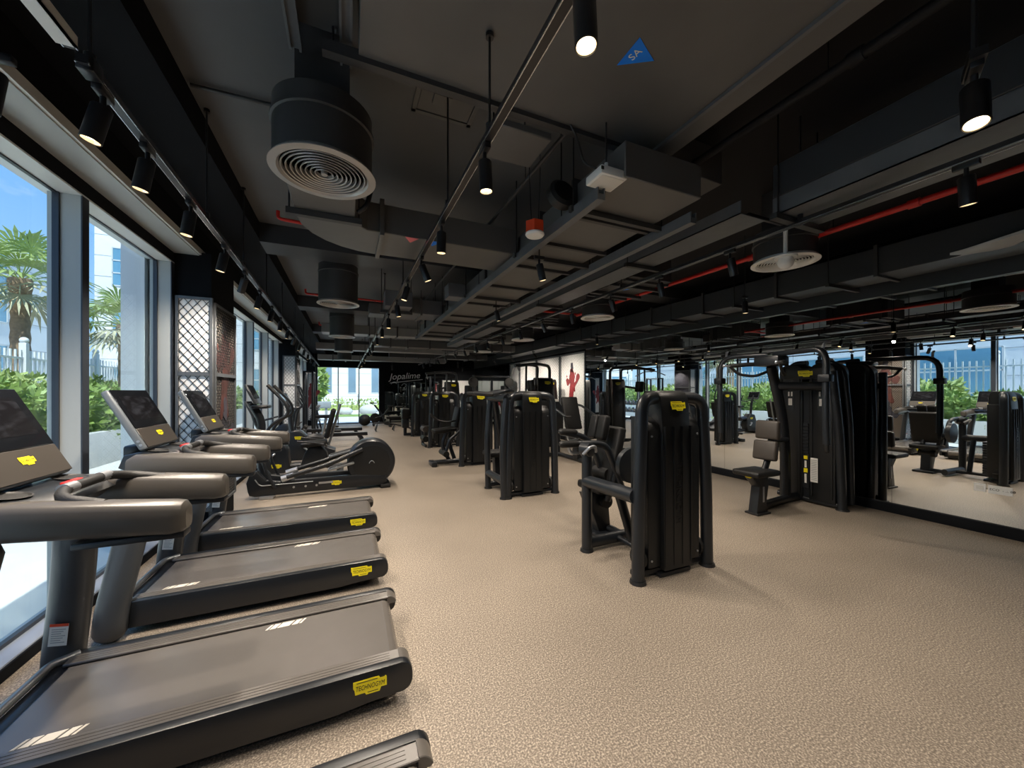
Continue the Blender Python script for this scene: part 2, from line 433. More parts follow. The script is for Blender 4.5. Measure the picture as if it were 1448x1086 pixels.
def limb(x0, z0, x1, z1, r0, r1, n=7):
    d = math.atan2(z1-z0, x1-x0)
    p = [(x0+r0*math.cos(d+PI/2+PI*i/n), z0+r0*math.sin(d+PI/2+PI*i/n)) for i in range(n+1)]
    p += [(x1+r1*math.cos(d-PI/2+PI*i/n), z1+r1*math.sin(d-PI/2+PI*i/n)) for i in range(n+1)]
    return p
def athlete(cx, z, s):
    j = lambda x, y: (cx+x*s, z+y*s)
    L = lambda a, b, r0, r1: limb(*j(*a), *j(*b), r0*s, r1*s)
    body = [L((-.03, .98), (.02, .58), .19, .13), L((-.04, 1.22), (.03, 1.0), .12, .17), L((-.12, .92), (-.33, .70), .08, .06), L((-.33, .70), (-.36, .86), .06, .10), L((.05, .8), (.18, .45), .09, .05),
            L((.10, .62), (.32, .80), .09, .06), L((.32, .80), (.42, 1.0), .06, .12), L((-.04, .6), (-.14, .2), .13, .08), L((.04, .6), (.0, .22), .11, .07), L((-.40, 1.05), (-.38, 1.02), .03, .03), L((.22, 1.15), (.24, 1.1), .03, .02),
            L((-.12, .2), (-.22, -.05), .10, .07), L((0, .22), (.12, -.05), .08, .05)]
    head = [L((-.03, 1.50), (-.0, 1.34), .08, .085), L((-.1, 1.3), (.02, 1.24), .04, .05)]
    return body, head
b1, h1 = athlete(.18, .95, .72)
mesh_panel('black wire lattice over a white backing on the camera side of the window column', (-1.735, 5.25, 0), 0, .335, .25, 2.66, 1.80, group='lattice panels on the window columns')
b2, h2 = athlete(.42, 1.35, .75)
b3, h3 = athlete(.42, .35, .75)
tp = mesh_panel('brown woven lattice panel with dark sports figure print on the window column', (-1.42, 5.27, 0), PI/2, .86, .25, 2.62, 1.80, backing='pad_brown', dx=.05, dz=.066,
           prints=[('figure_print', 'print_rust', b2), ('dark_print', 'print_dark', h2+b3+h3)], group='lattice panels on the window columns')  # heads and lower figure printed in a dark tone
MATS['weave'] = MATS['pad_brown']
for ch in tp.children:
    if ch.name.startswith('backing'): ch.data.materials[0] = mat('woven_tan', (.30, .25, .21), .6, bump=.3, bscale=50, var=.3, vscale=30)
mesh_panel('small white lattice panel on the camera side of the far window column', (-1.735, 12.6, 0), 0, .335, .25, 2.66, 1.80, group='lattice panels on the window columns')
mesh_panel('far dark woven lattice panel facing the room on the far window column', (-1.42, 12.62, 0), PI/2, .86, .25, 2.62, 1.80, dx=.08, dz=.1, backing='print_dark', group='lattice panels on the window columns')
b4, h4 = athlete(.15, .9, .7)
mesh_panel('white panel with red figure print at the far left corner beside the glass doors', (-1.735, 19.9, 0), 0, .335, .25, 2.5, None, dx=.08, dz=.1, prints=[('figure_print', 'print_red', b4+h4)], group='lattice panels on the window columns')
# right wall lattice panels face -X
def right_panel(label, y0, y1, prints=None, z1=2.84):
    return mesh_panel(label, (MX+.018, y1, 0), -PI/2, y1-y0, .12, z1, None, dx=.075, dz=.10, wire=.0036, prints=prints, fr=.05, group='white lattice panels on the right wall')
b5, h5 = athlete(.72, 1.28, .80)
right_panel('white lattice wall panel with red athlete print next to the mirrors', 9.50, 10.95, [('figure_print', 'print_red', b5), ('head_print', 'print_dark', h5)])
right_panel('plain white lattice wall panel second from the mirrors', 11.0, 12.68)
right_panel('plain white lattice wall panel third from the mirrors', 12.73, 14.22)
right_panel('plain white lattice wall panel fourth from the mirrors, farthest away', 14.27, 15.3)
for k in range(4):
    a = 15.4+k*1.22
    o = MB().bx(MX-.008, MX, a, a+1.2, .12, 2.84).build('wall_mirror', 'mirror_dark')
    tag(o, 'distant tall mirror on the right wall, %s beyond the white lattice panels' % ('first', 'second', 'third', 'fourth')[k], 'mirror', 'distant mirrors on the right wall')
b6, h6 = athlete(.35, .75, .62)
mesh_panel('pale lattice panel with red figure print on the far wall beside the dark mirrors', (4.75, FY-.002, 0), 0, .75, .12, 2.25, None, dx=.09, dz=.12, prints=[('figure_print', 'print_red', b6+h6)], group='pale panels on the far wall')
mesh_panel('pale lattice panel in the far right corner of the far wall', (5.6, FY-.002, 0), 0, .8, .12, 2.25, None, dx=.09, dz=.12, group='pale panels on the far wall')

# socket and notice on the mirror
s = thing('socket_plate', 'white double socket plate fixed low on the mirror', 'socket', (MX-.0112, 1.745, .51))
MB().bx(-.004, .003, -.045, .045, -.045, .045, .002, 1).build('plate', 'white_plastic', s)
MB().bx(-.008, -.003, -.028, .028, -.024, .024, .002, 1).build('rocker', 'paper', s)
s = thing('notice_label', 'white printed notice label stuck low on the mirror beside the socket', 'label', (MX-.0112, 1.60, .505))
MB().bx(-.002, .003, -.085, .085, -.045, .045).build('card', 'white_plastic', s)
tx = text_mesh('print', '= ECO  - .:. 80', .035, 'ink', depth=.0005)
text_obj('lettering', tx, s, Matrix.Translation((-.003, 0, 0)) @ M_NEGX)

# ------------------------------------------------------------------ outdoors
struct('ground_outside', MB().bx(-80, GX-.06, -40, 120, -.4, -.13).bx(GX-.06, 60, FY+.25, 120, -.4, -.13), 'paving')
for k, (a, b) in enumerate(COLS):
    struct('trim_pier_%d' % (k+1), MB().bx(-2.17, -1.98, a-.05, b+.05, -.13, 3.9), 'facade')
struct('trim_facade_outside', MB().bx(-2.0, GX-.031, BY, FY, 3.03, 4.2), 'facade')

def leaves(mb, n, fn, size, up=.3):
    for i in range(n):
        c, out = fn()
        s = size*random.uniform(.6, 1.3)
        d = Vector((random.gauss(0, 1), random.gauss(0, 1), random.gauss(up, 1))).normalized()
        d = (d+Vector(out)*.8).normalized()
        q = d.orthogonal().normalized(); q = Matrix.Rotation(random.uniform(0, 2*PI), 3, d) @ q
        c = Vector(c)
        mb.face([c, c+d*s*.5+q*s*.22, c+d*s, c+d*s*.5-q*s*.22])
def hedge(name, label, x0, x1, y0, y1, z0, z1, n, size, m='leaf', group=None):
    t = MB()
    def fn():
        u = random.random()
        x = random.uniform(x0, x1); y = random.uniform(y0, y1)
        zt = z1+.16*math.sin(y*2.1)+.10*math.sin(y*5.3+1)
        if u < .5: return (x1-random.random()**2*.3+.1*math.sin(y*3.1), y, random.uniform(z0, zt)), (1, 0, .3)
        if u < .85: return (x, y, zt-random.random()**2*.25), (0, 0, 1)
        return (x, y0+random.random()*.3, random.uniform(z0, zt)), (0, -1, .2)
    leaves(t, n, fn, size)
    t.bx(x0+.15, x1-.25, y0+.15, y1, z0, z1-.3)
    o = t.build(name, m); tag(o, label, 'hedge', group, 'stuff')
    return o
pw = MB().bx(-5.5, -5.28, 3.0, 29.6, -.13, .66, .02).bx(-5.5, -5.28, -4, 2.9, -.13, .66, .02)
tag(pw.build('planter_wall', 'planter'), 'long low white planter wall outside the windows', 'wall')
hedge('hedge', 'leafy green hedge growing behind the white planter wall', -6.9, -5.45, 2.0, 29.5, .2, 1.55, 15000, .20, 'leaf')
hedge('hedge', 'light green shrubs in front of the white picket fence', -8.0, -6.95, 6.0, 29.5, .2, 1.80, 9000, .22, 'leaf_light')
fz = MB()
y = 2.0
while y < 29.6:
    fz.bx(-8.22, -8.18, y-.02, y+.02, .3, 2.75); y += .17
fz.bx(-8.23, -8.17, 2, 29.6, .75, .80).bx(-8.23, -8.17, 2, 29.6, 2.50, 2.55)
fo = fz.build('picket_fence', 'fence_white'); tag(fo, 'white metal picket fence behind the hedge', 'fence')
pp = MB()
for k in range(9): pp.bx(-8.27, -8.13, 2+k*3.2, 2.14+k*3.2, -.13, 2.95, .01, 1).sphere((-8.2, 2.07+k*3.2, 3.02), .09)
pp.build('post', 'fence_white', fo)

def palm(label, x, y, zc, rt, rc, nf=34, z0=-.1):
    t = thing('palm_tree', label, 'palm tree', (x, y, z0))
    h = zc-z0
    prof = []
    N = 26
    for i in range(N+1):
        f = i/N
        r = rt*(1.15-.25*f+(.35 if f > .8 else 0)*(f-.8)*5)
        prof.append((r*(1+.10*(i % 2)), h*f))
    MB().lathe(prof, 14).build('trunk', 'bark', t)
    fr, dr = MB(), MB()
    for i in range(nf):
        a = 2*PI*i*.382*1.0+random.uniform(-.2, .2); el = R(78-125*(i/nf)+random.uniform(-8, 8))
        L = rc*random.uniform(.8, 1.1)
        dirh = Vector((math.cos(a), math.sin(a), 0))
        stem = Vector((0, 0, h-.05))
        tip = stem + (dirh*math.cos(el)+Vector((0, 0, math.sin(el))))*L*.55
        mbx = dr if i > nf*.72 else fr
        mbx.tube([stem, tip], .015, 4)
        ax = (tip-stem).normalized(); side = ax.cross(Vector((0, 0, 1)))
        if side.length < .05: side = Vector((1, 0, 0))
        side.normalize(); nr = side.cross(ax)
        for k in range(15):
            th = R(-105+210*k/14)
            d = (ax*math.cos(th)+side*math.sin(th)).normalized()
            l = L*.55*(1-.25*abs(th)/R(105))*random.uniform(.9, 1.1)
            e = tip+d*l+Vector((0, 0, -.28*l))+nr*.0
            mid = tip+d*l*.55
            w = d.cross(nr).normalized()*l*.055
            mbx.face([tip, mid+w, e, mid-w])
    fr.build('fronds', 'palm_leaf', t)
    dr.build('dry_fronds', 'palm_dry', t)
    return t
palm('tall fan palm with thick trunk outside the first window', -8.9, 16.0, 4.95, .19, 1.6, 34)
palm('shorter fan palm against the white building in the second window', -6.0, 14.6, 3.55, .14, 1.3, 30)

def building(name, label, x0, x1, y0, y1, h, face, wins, gw, gh, joints=True):
    """windows: list of (u, z, w, h) on the face '+x' or '-y'"""
    t = thing(name, label, 'building', ((x0+x1)/2, (y0+y1)/2, -.13))
    cx, cy = (x0+x1)/2, (y0+y1)/2
    MB().bx(x0-cx, x1-cx, y0-cy, y1-cy, 0, h).bx(x0-cx-.1, x1-cx+.1, y0-cy-.1, y1-cy+.1, h-.3, h).build('wall', 'facade', t)
    jb = MB()
    z = 1.2
    while z < h:
        if face == '+x': jb.bx(x1-cx, x1-cx+.012, y0-cy, y1-cy, z, z+.03)
        else: jb.bx(x0-cx, x1-cx, y0-cy-.012, y0-cy, z, z+.03)
        z += 1.25
    jb.build('panel_joint', 'facade_joint', t)
    for (u, z, w, hh) in wins:
        g, m = MB(), MB()
        if face == '+x':
            g.bx(x1-cx-.1, x1-cx+.02, u-cy, u+w-cy, z, z+hh)
            for i in range(gw+1): m.bx(x1-cx, x1-cx+.05, u-cy+w*i/gw-.035, u-cy+w*i/gw+.035, z, z+hh)
            for i in range(gh+1): m.bx(x1-cx, x1-cx+.05, u-cy, u-cy+w, z+hh*i/gh-.035, z+hh*i/gh+.035)
        else:
            g.bx(u-cx, u+w-cx, y0-cy-.02, y0-cy+.1, z, z+hh)
            for i in range(gw+1): m.bx(u-cx+w*i/gw-.035, u-cx+w*i/gw+.035, y0-cy-.05, y0-cy, z, z+hh)
            for i in range(gh+1): m.bx(u-cx, u-cx+w, y0-cy-.05, y0-cy, z+hh*i/gh-.035, z+hh*i/gh+.035)
        w_ = g.build('window', 'grey_glass' if 'tall narrow' in label else 'blue_glass', t)
        m.build('window_grid', 'alu_bright', w_)
    return t
wn = []
for j in range(5):
    for k in range(2): wn.append((1.5+j*5.0, .6+k*4.2, 2.9, 3.2))
building('office_building', 'low white building with large blue windows behind the palms', -24, -14, -6, 27, 8.3, '+x', wn, 2, 3)
wn = []
for j in range(6):
    for k in range(6): wn.append((-13.1+j*3.3, 1.0+k*3.6, 1.9, 2.3))
building('office_building', 'tall white building with blue grid windows behind the shorter palm', -13.9, -5.2, 30.5, 42, 21, '-y', wn[:18], 2, 3)
wn = []
for j in range(8):
    wn.append((-9.4+j*2.35, 1.6, .8, 14))
building('office_building', 'white building with tall narrow windows outside the far glass doors', -11, 14, 44, 56, 17, '-y', wn, 1, 5)
hedge('hedge', 'clipped pale hedge outside the far glass doors', -6, 9, 38, 40, -.13, .62, 2500, .3, 'leaf_light')
tr = thing('young_tree', 'bushy green tree outside the left far glass door', 'tree', (-3.1, 29, -.13))
MB().tube([(0, 0, 0), (.1, 0, 1.3), (0, .1, 2.6)], [.1, .05], 8).build('trunk', 'bark', tr)
tb = MB()
def fn():
    d = Vector((random.gauss(0, 1), random.gauss(0, 1), random.gauss(0, 1))).normalized()
    return Vector((d.x*1.5, d.y*1.5, 2.5+d.z*1.9))*1.0, d
leaves(tb, 1500, fn, .5); tb.build('foliage', 'leaf', tr)
tag(MB().bx(-5, 8, 28.2, 30.2, -.13, -.08).build('lawn', 'lawn'), 'strip of grass outside the far glass doors', 'lawn', kind='stuff')
for k, (x, y, r, lab) in enumerate(((-.2, 31.2, .45, 'pale boulder on the grass behind the middle glass door'), (1.5, 31.6, .6, 'large pale boulder on the grass right of the glass doors'))):
    m = MB(); m.sphere((0, 0, 0), r, 16, 10, (1.2, 1, .7))
    for v in m.bm.verts: v.co *= 1+random.uniform(-.06, .06)
    tag(m.build('boulder', 'rock', loc=(x, y, -.05+r*.35)), lab, 'rock')
bn = thing('garden_bench', 'grey concrete bench outside the left far glass door', 'bench', (-1.7, 25.0, -.13))
MB().bx(-.75, .75, -.3, .3, .75, 1.15, .08, 3).build('seat_slab', 'concrete_grey', bn)
for s in (-.45, .5): MB().bx(s-.06, s+.06, -.2, .2, 0, .76, .01).build('leg', 'concrete_grey', bn)
# ------------------------------------------------------------------ treadmills (local x to the rear, console over -x)
def rail_section(c, hy, hz, n=16, pw=3.2):
    out = []
    for j in range(n):
        a = 2*PI*j/n
        ca, sa = math.cos(a), math.sin(a)
        out.append((c[0], c[1]+hy*math.copysign(abs(ca)**(2/pw), ca), c[2]+hz*math.copysign(abs(sa)**(2/pw), sa)))
    return out
def treadmill(label, y, rail_end=-.14, screen_img=True):
    t = thing('treadmill', label, 'treadmill', (-.5, y, 0), 0, 'row of treadmills facing the windows')
    W = .40
    # deck sides
    for s in (-1, 1):
        p = [(-.82, .05), (.45, .055), (.60, .07), (.745, .075)] + arc(.75, .13, .055, -80, 0, 4) + arc(.745, .165, .06, 0, 84, 5) + [(-.82, .22)]
        a, b = (s*W, s*(W-.05))
        sp = MB().prism(p, 'y', min(a, b), max(a, b), .006, 2).build('side_cover', 'tread_dark', t)
        if s < 0:
            badge(sp, Matrix.Translation((.60, -W-.0025, .155)) @ M_NEGY, .155)
        r = MB()
        q = [(-.82, .2185), (.745, .2185)] + arc(.745, .168, .0565, 90, 12, 6) + [(.79, .17), (.74, .17), (.74, .205), (-.82, .205)]
        r.prism(q, 'y', min(s*(W-.004), s*(W-.125)), max(s*(W-.004), s*(W-.125)), .003, 1)
        for k in range(5): r.bx(-.80, .70, s*(W-.03-k*.019)-.0013, s*(W-.03-k*.019)+.0013, .2185, .2200)
        r.build('side_rail', 'tread_plastic', t)
    MB().bx(-.80, .70, -W+.05, W-.05, .05, .2).bx(.50, .66, -W+.10, W-.10, .02, .06).bx(-.75, -.55, -W+.1, W-.1, .02, .06).build('deck_frame', 'tread_dark', t)
    for sx in (-.66, .60):
        for sy in (-.27, .27): MB().cyl((sx, sy, 0), (sx, sy, .05), .035, .03, 14).build('foot', 'grip', t)
    bw = W-.128
    bl = MB()
    prof = [(-.79, .205), (.70, .205)] + arc(.70, .15, .058, 85, -60, 8) + [(.68, .10), (-.79, .10)]
    bl.prism(prof, 'y', -bw, bw, .003, 1)
    belt = bl.build('running_belt', 'belt', t)
    mk = MB()
    def marks(x, yc, s):
        for dx, w in ((-.085, .012), (-.055, .03), (0, .062), (.058, .03), (.088, .012)):
            k = .02*s
            mk.prism([(x+dx-w/2-k, yc-.022), (x+dx+w/2-k, yc-.022), (x+dx+w/2+k, yc+.022), (x+dx-w/2+k, yc+.022)], 'z', .2045, .2066)
    marks(-.60, -bw+.04, .6); marks(.16, bw-.04, .6)
    mk.build('belt_marking', 'belt_mark', belt)
    # front edge trim
    MB().tube([(-.80, -W+.03, .215), (-.88, -W+.09, .215), (-.88, W-.09, .215), (-.80, W-.03, .215)], .02, 10, .03).build('front_trim', 'silver_trim', t)
    MB().bx(-.87, -.79, -W+.08, W-.08, .06, .20, .01).build('front_cover', 'tread_dark', t)
    # uprights
    for s in (-1, 1):
        u = MB()
        pts = [(-.895, s*.425, .06), (-.885, s*.42, .20), (-.82, s*.36, .62), (-.775, s*.30, 1.0)]
        u.tube(pts, .085, 18, .15, 5, ry=.058, up=(0, 1, 0), cap_round=True)
        uo = u.build('upright', 'tread_grey', t)
        if s > 0:
            lb = MB().bx(-.035, .035, -.001, .001, -.06, .06)
            lo = lb.build('warning_sticker', 'paper', uo, (-.862, .331, .35), (R(8.1), R(8.8), 0))
            MB().bx(-.035, .035, -.0025, 0, .048, .062).build('sticker_band', 'red_orange', lo)
            lp = MB()
            for k in range(7): lp.bx(-.026, .026-.008*(k % 3), -.0022, 0, .03-.012*k, .0335-.012*k)
            lp.build('sticker_print', 'concrete_grey', lo)
    # hand rails
    for s in (-1, 1):
        secs = []
        xe = rail_end
        st = [(-.86, 1.09, .045, .055), (-.82, 1.105, .056, .068), (-.66, 1.10, .060, .074), (-.4, 1.078, .060, .074), (xe-.05, 1.058, .060, .072), (xe-.015, 1.057, .054, .066), (xe, 1.055, .038, .048)]
        for x, z, hy, hz in st: secs.append(rail_section((x, s*.285, z), hy, hz))
        ro = MB().rings(secs).build('hand_rail', 'rail_plastic', t)
        MB().bx(-.5, xe-.005, s*.285-.04, s*.285+.04, .972, .998, .006).build('rail_base', 'tread_dark', ro)
    # console tray with cup wells
    p = [(-.93, 1.08), (-.90, 1.165), (-.80, 1.185), (-.66, 1.165), (-.60, 1.12), (-.66, 1.07), (-.86, 1.04)]
    tr = MB().prism(p, 'y', -.26, .26, .015, 2).build('console_tray', 'tread_dark', t)
    for s in (-1, 1):
        MB().lathe([(.062, 0), (.066, .004), (.060, .005), (.048, -.004), (.03, -.005)], 24).build('cup_holder', 'grip', tr, (-.745, s*.185, 1.181), (0, R(8), 0))
    MB().tube([(-.42, -.275, 1.135), (-.56, -.25, 1.165), (-.60, -.16, 1.185), (-.60, .16, 1.185), (-.56, .25, 1.165), (-.42, .275, 1.135)], .022, 12, .06).build('grip_bar', 'grip', t)
    for s in (-1, 1): MB().tube([(-.60, s*.16, 1.1855), (-.60, s*.09, 1.1855)], .0245, 12).build('pulse_sensor', 'silver', t)
    MB().box((-.65, 0, 1.19), (.03, .11, .018), .006, 2).build('emergency_stop', 'red', t)
    # tilted screen
    M = Matrix.Translation((-.885, 0, 1.405)) @ rot('Y', -27)      # local z up the screen, +x faces the runner
    c = MB().box((-.012, 0, 0), (.05, .52, .46), .018, 3); c.xf(M)
    con = c.build('console', 'console_window_sheen', t)
    f = MB().box((.0145, 0, .075), (.006, .50, .30), .003, 1); f.xf(M); so = f.build('screen', 'screen', con)
    f = MB().box((.0145, 0, -.15), (.006, .50, .145), .003, 1); f.xf(M); lo = f.build('lower_panel', 'lower_panel', con)
    badge(lo, M @ Matrix.Translation((.0195, .03, -.135)) @ M_POSX, .085)
    if screen_img:
        f = MB()
        f.box((.018, 0, .08), (.0012, .40, .19), 0); f.xf(M); f.build('screen_image', 'screen_glow', so)
    bt = MB()
    for z in (-.16, -.19): bt.cyl((-.01, -.262, z), (-.01, -.255, z), .009, .009, 12)
    bt.xf(M); bt.build('button', 'silver', con)
    # stem from tray to console back
    MB().box((-.90, 0, 1.17), (.10, .30, .10), .02, 2).build('console_stem', 'tread_dark', t)
    return t
def screen_mat():
    m = bpy.data.materials.new('screen_glow'); m.use_nodes = True
    nt = m.node_tree; b = nt.nodes['Principled BSDF']
    tc = nt.nodes.new('ShaderNodeTexCoord'); n = nt.nodes.new('ShaderNodeTexNoise'); n.inputs['Scale'].default_value = 9; n.inputs['Distortion'].default_value = 1.2
    mp = nt.nodes.new('ShaderNodeMapping'); mp.inputs['Scale'].default_value = (1, .8, 2.6)
    nt.links.new(tc.outputs['Object'], mp.inputs[0]); nt.links.new(mp.outputs[0], n.inputs['Vector'])
    cr = nt.nodes.new('ShaderNodeValToRGB'); e = cr.color_ramp.elements
    e[0].position = .45; e[0].color = (.002, .002, .003, 1); e[1].position = .75; e[1].color = (.06, .06, .065, 1)
    nt.links.new(n.outputs['Fac'], cr.inputs[0]); nt.links.new(cr.outputs[0], b.inputs['Emission Color']); b.inputs['Emission Strength'].default_value = .6
    b.inputs['Base Color'].default_value = (.006, .006, .007, 1); b.inputs['Roughness'].default_value = .08
    MATS['screen_glow'] = m
screen_mat()
treadmill('treadmill nearest the camera, only its rear corner in the bottom edge of the photo', 1.15, -.55)
treadmill('treadmill second in the row, with the long belt and badge across the lower left', 2.36)
treadmill('treadmill third in the row, just behind the large lower left belt', 3.64)
treadmill('treadmill farthest in the row, next to the low cross trainer', 4.87)

# loose cable on the floor by the window
tag(MB().tube([(-1.66, 1.6, .008), (-1.62, 2.2, .008), (-1.66, 2.6, .008), (-1.60, 2.9, .008), (-1.55, 3.3, .008)], .007, 8, .2).build('power_cable', 'silver_trim'), 'grey power cable lying on the floor along the window sill', 'cable')

# ------------------------------------------------------------------ cross trainer
def cross_trainer(label, loc):
    t = thing('cross_trainer', label, 'cross trainer', loc)
    for s in (-1, 1):
        p = [(-.95, .12), (-.93, .06), (-.86, .04), (.92, .05), (1.0, .10), (.98, .20), (.55, .245), (-.25, .25), (-.55, .24), (-.72, .27), (-.84, .42), (-.92, .40), (-.97, .25)]
        b = MB().prism(p, 'y', s*.20-.05, s*.20+.05, .012, 2).build('base_beam', 'frame_black', t)
        if s < 0:
            badge(b, Matrix.Translation((.23, -.2525, .15)) @ M_NEGY, .15)
            MB().bx(-.02, .18, -.2535, -.25, .155, .185).build('nameplate', 'silver', b)
            for x in (-.36, -.2, -.05): MB().cyl((x, -.258, .14), (x, -.25, .14), .016, .016, 12).build('bolt', 'silver', b)
            MB().tube([(-.86, -.252, .30), (-.80, -.252, .20), (-.1, -.252, .205)], .008, 8, .05).build('edge_trim', 'silver', b)
    MB().bx(.90, 1.05, -.30, .30, 0, .06, .01).build('rear_foot', 'grip', t)
    MB().bx(-.80, -.62, -.30, .30, 0, .045, .008).build('front_foot', 'silver', t)
    # flywheel housing
    h = MB()
    h.lathe([(.30, -.235), (.355, -.23), (.375, -.20), (.375, .20), (.355, .23), (.30, .235)], 48, Matrix.Translation((.76, 0, .425)) @ rot('X', 90))
    ho = h.build('flywheel_housing', 'frame_black', t)
    MB().lathe([(.29, 0), (.288, .006), (.27, .008)], 48, Matrix.Translation((.76, -.233, .425)) @ rot('X', 90)).build('housing_disc', 'shroud', ho)
    MB().tube([(.72, -.243, .42), (.735, -.243, .45), (.76, -.243, .462), (.785, -.243, .45), (.80, -.243, .42)], .006, 8, .02).build('hub_mark', 'silver', ho)
    for s in (-1, 1):
        a = MB().tube([(-.45, s*.27, .30), (.15, s*.27, .46), (.62, s*.27, .66)], .034, 12, .2, ry=.026, up=(0, 1, 0)).build('pedal_arm', 'frame_black', t)
        MB().tube([(-.52, s*.24, .27), (-.36, s*.24, .315)], .05, 12).build('roller', 'silver', a)
        k = MB().box((.30, s*.17, .40 if s < 0 else .56), (.40, .17, .04), .015, 2, rot('Y', -14)).build('foot_plate', 'silver_trim', t)
        MB().box((.30, s*.17, .425 if s < 0 else .585), (.36, .14, .012), .004, 1, rot('Y', -14)).build('tread_pad', 'grip', k)
        MB().tube([(-.60, s*.29, .16), (-.72, s*.29, .42), (-.80, s*.29, .80), (-.65, s*.29, 1.12), (-.42, s*.28, 1.25), (-.46, s*.27, 1.42), (-.70, s*.25, 1.70)], .022, 12, .16, 6).build('arm_lever', 'frame_black', t)
        MB().tube([(-.60, s*.262, 1.58), (-.70, s*.25, 1.70)], .027, 12).build('lever_grip', 'grip', t)
    MB().tube([(-.80, 0, .26), (-.86, 0, .8), (-.80, 0, 1.12), (-.95, 0, 1.42)], .055, 14, .15, ry=.04, up=(0, 1, 0)).build('mast', 'frame_dark', t)
    M = Matrix.Translation((-.93, 0, 1.56)) @ rot('Y', -24)
    c = MB().box((0, 0, 0), (.04, .40, .32), .015, 2); c.xf(M); co = c.build('console', 'tread_grey', t)
    c = MB().box((.021, 0, .03), (.004, .36, .22), .002, 1); c.xf(M); c.build('screen', 'screen', co)
    MB().box((-.82, 0, 1.37), (.22, .34, .05), .02, 2).build('console_tray', 'tread_dark', t)
    return t
cross_trainer('black cross trainer with a round flywheel housing beside the treadmills', (-.40, 6.82, 0))

# ------------------------------------------------------------------ recumbent and upright bikes
def bike_console(t, x, z, tilt=-24):
    M = Matrix.Translation((x, 0, z)) @ rot('Y', tilt)
    c = MB().box((0, 0, 0), (.04, .42, .32), .015, 2); c.xf(M); co = c.build('console', 'tread_grey', t)
    c = MB().box((.021, 0, .03), (.004, .38, .23), .002, 1); c.xf(M); c.build('screen', 'screen', co)
def recumbent(label, loc):
    t = thing('recumbent_bike', label, 'exercise bike', loc)
    p = [(-.62, .08), (-.20, .08), (-.12, .2), (-.14, .42)] + arc(-.36, .45, .22, 0, 150, 8) + [(-.60, .45), (-.66, .2)]
    ho = MB().prism(p, 'y', -.15, .15, .03, 3).build('drive_housing', 'frame_dark', t)
    badge(ho, Matrix.Translation((-.33, -.1525, .22)) @ M_NEGY, .16)
    MB().tube([(-.55, 0, .62), (-.30, 0, .66), (-.16, 0, .52)], .012, 8, .08).build('edge_trim', 'silver', ho)
    b = MB().tube([(-.3, 0, .16), (.25, 0, .20), (.75, 0, .12)], .075, 14, .2, ry=.06, up=(0, 0, 1)).build('main_beam', 'frame_black', t)
    MB().bx(.68, .80, -.30, .30, 0, .07, .015).build('rear_foot', 'grip', t)
    MB().bx(-.60, -.48, -.30, .30, 0, .07, .015).build('front_foot', 'grip', t)
    MB().prism([(.05, .2), (.55, .2), (.50, .42), (.40, .55), (.20, .55), (.12, .42)], 'y', -.12, .12, .02, 2).build('seat_support', 'frame_black', t)
    MB().box((.28, 0, .60), (.44, .46, .09), .035, 3, rot('Y', -4)).build('seat', 'pad', t)
    bk = MB().box((.56, 0, .98), (.09, .42, .58), .035, 3, rot('Y', 13)).build('backrest', 'pad', t)
    MB().tube([(.53, 0, .55), (.60, 0, .8), (.74, 0, 1.36)], .025, 10, .1).build('backrest_post', 'silver_trim', bk)
    for s in (-1, 1):
        MB().tube([(.50, s*.20, .55), (.48, s*.30, .60), (.20, s*.31, .66), (.02, s*.31, .68)], .018, 10, .08).build('side_handle', 'frame_dark', t)
        MB().tube([(-.36, s*.16, .45), (-.36, s*.22, .45), (-.36+.13*s, s*.22, .34)], .02, 10, .02).build('crank', 'silver', t)
        MB().box((-.36+.15*s, s*.26, .33), (.10, .10, .03), .008).build('pedal', 'grip', t)
        MB().tube([(-.62, 0, 1.05), (-.52, s*.22, 1.08), (-.36, s*.24, 1.12)], .016, 10, .08).build('front_handle', 'frame_black', t)
    MB().tube([(-.42, 0, .62), (-.66, 0, .98), (-.72, 0, 1.2)], .045, 12, .15).build('mast', 'frame_dark', t)
    bike_console(t, -.74, 1.28)
    return t
recumbent('recumbent exercise bike with a tall grey backrest behind the cross trainer', (-.88, 8.2, 0))
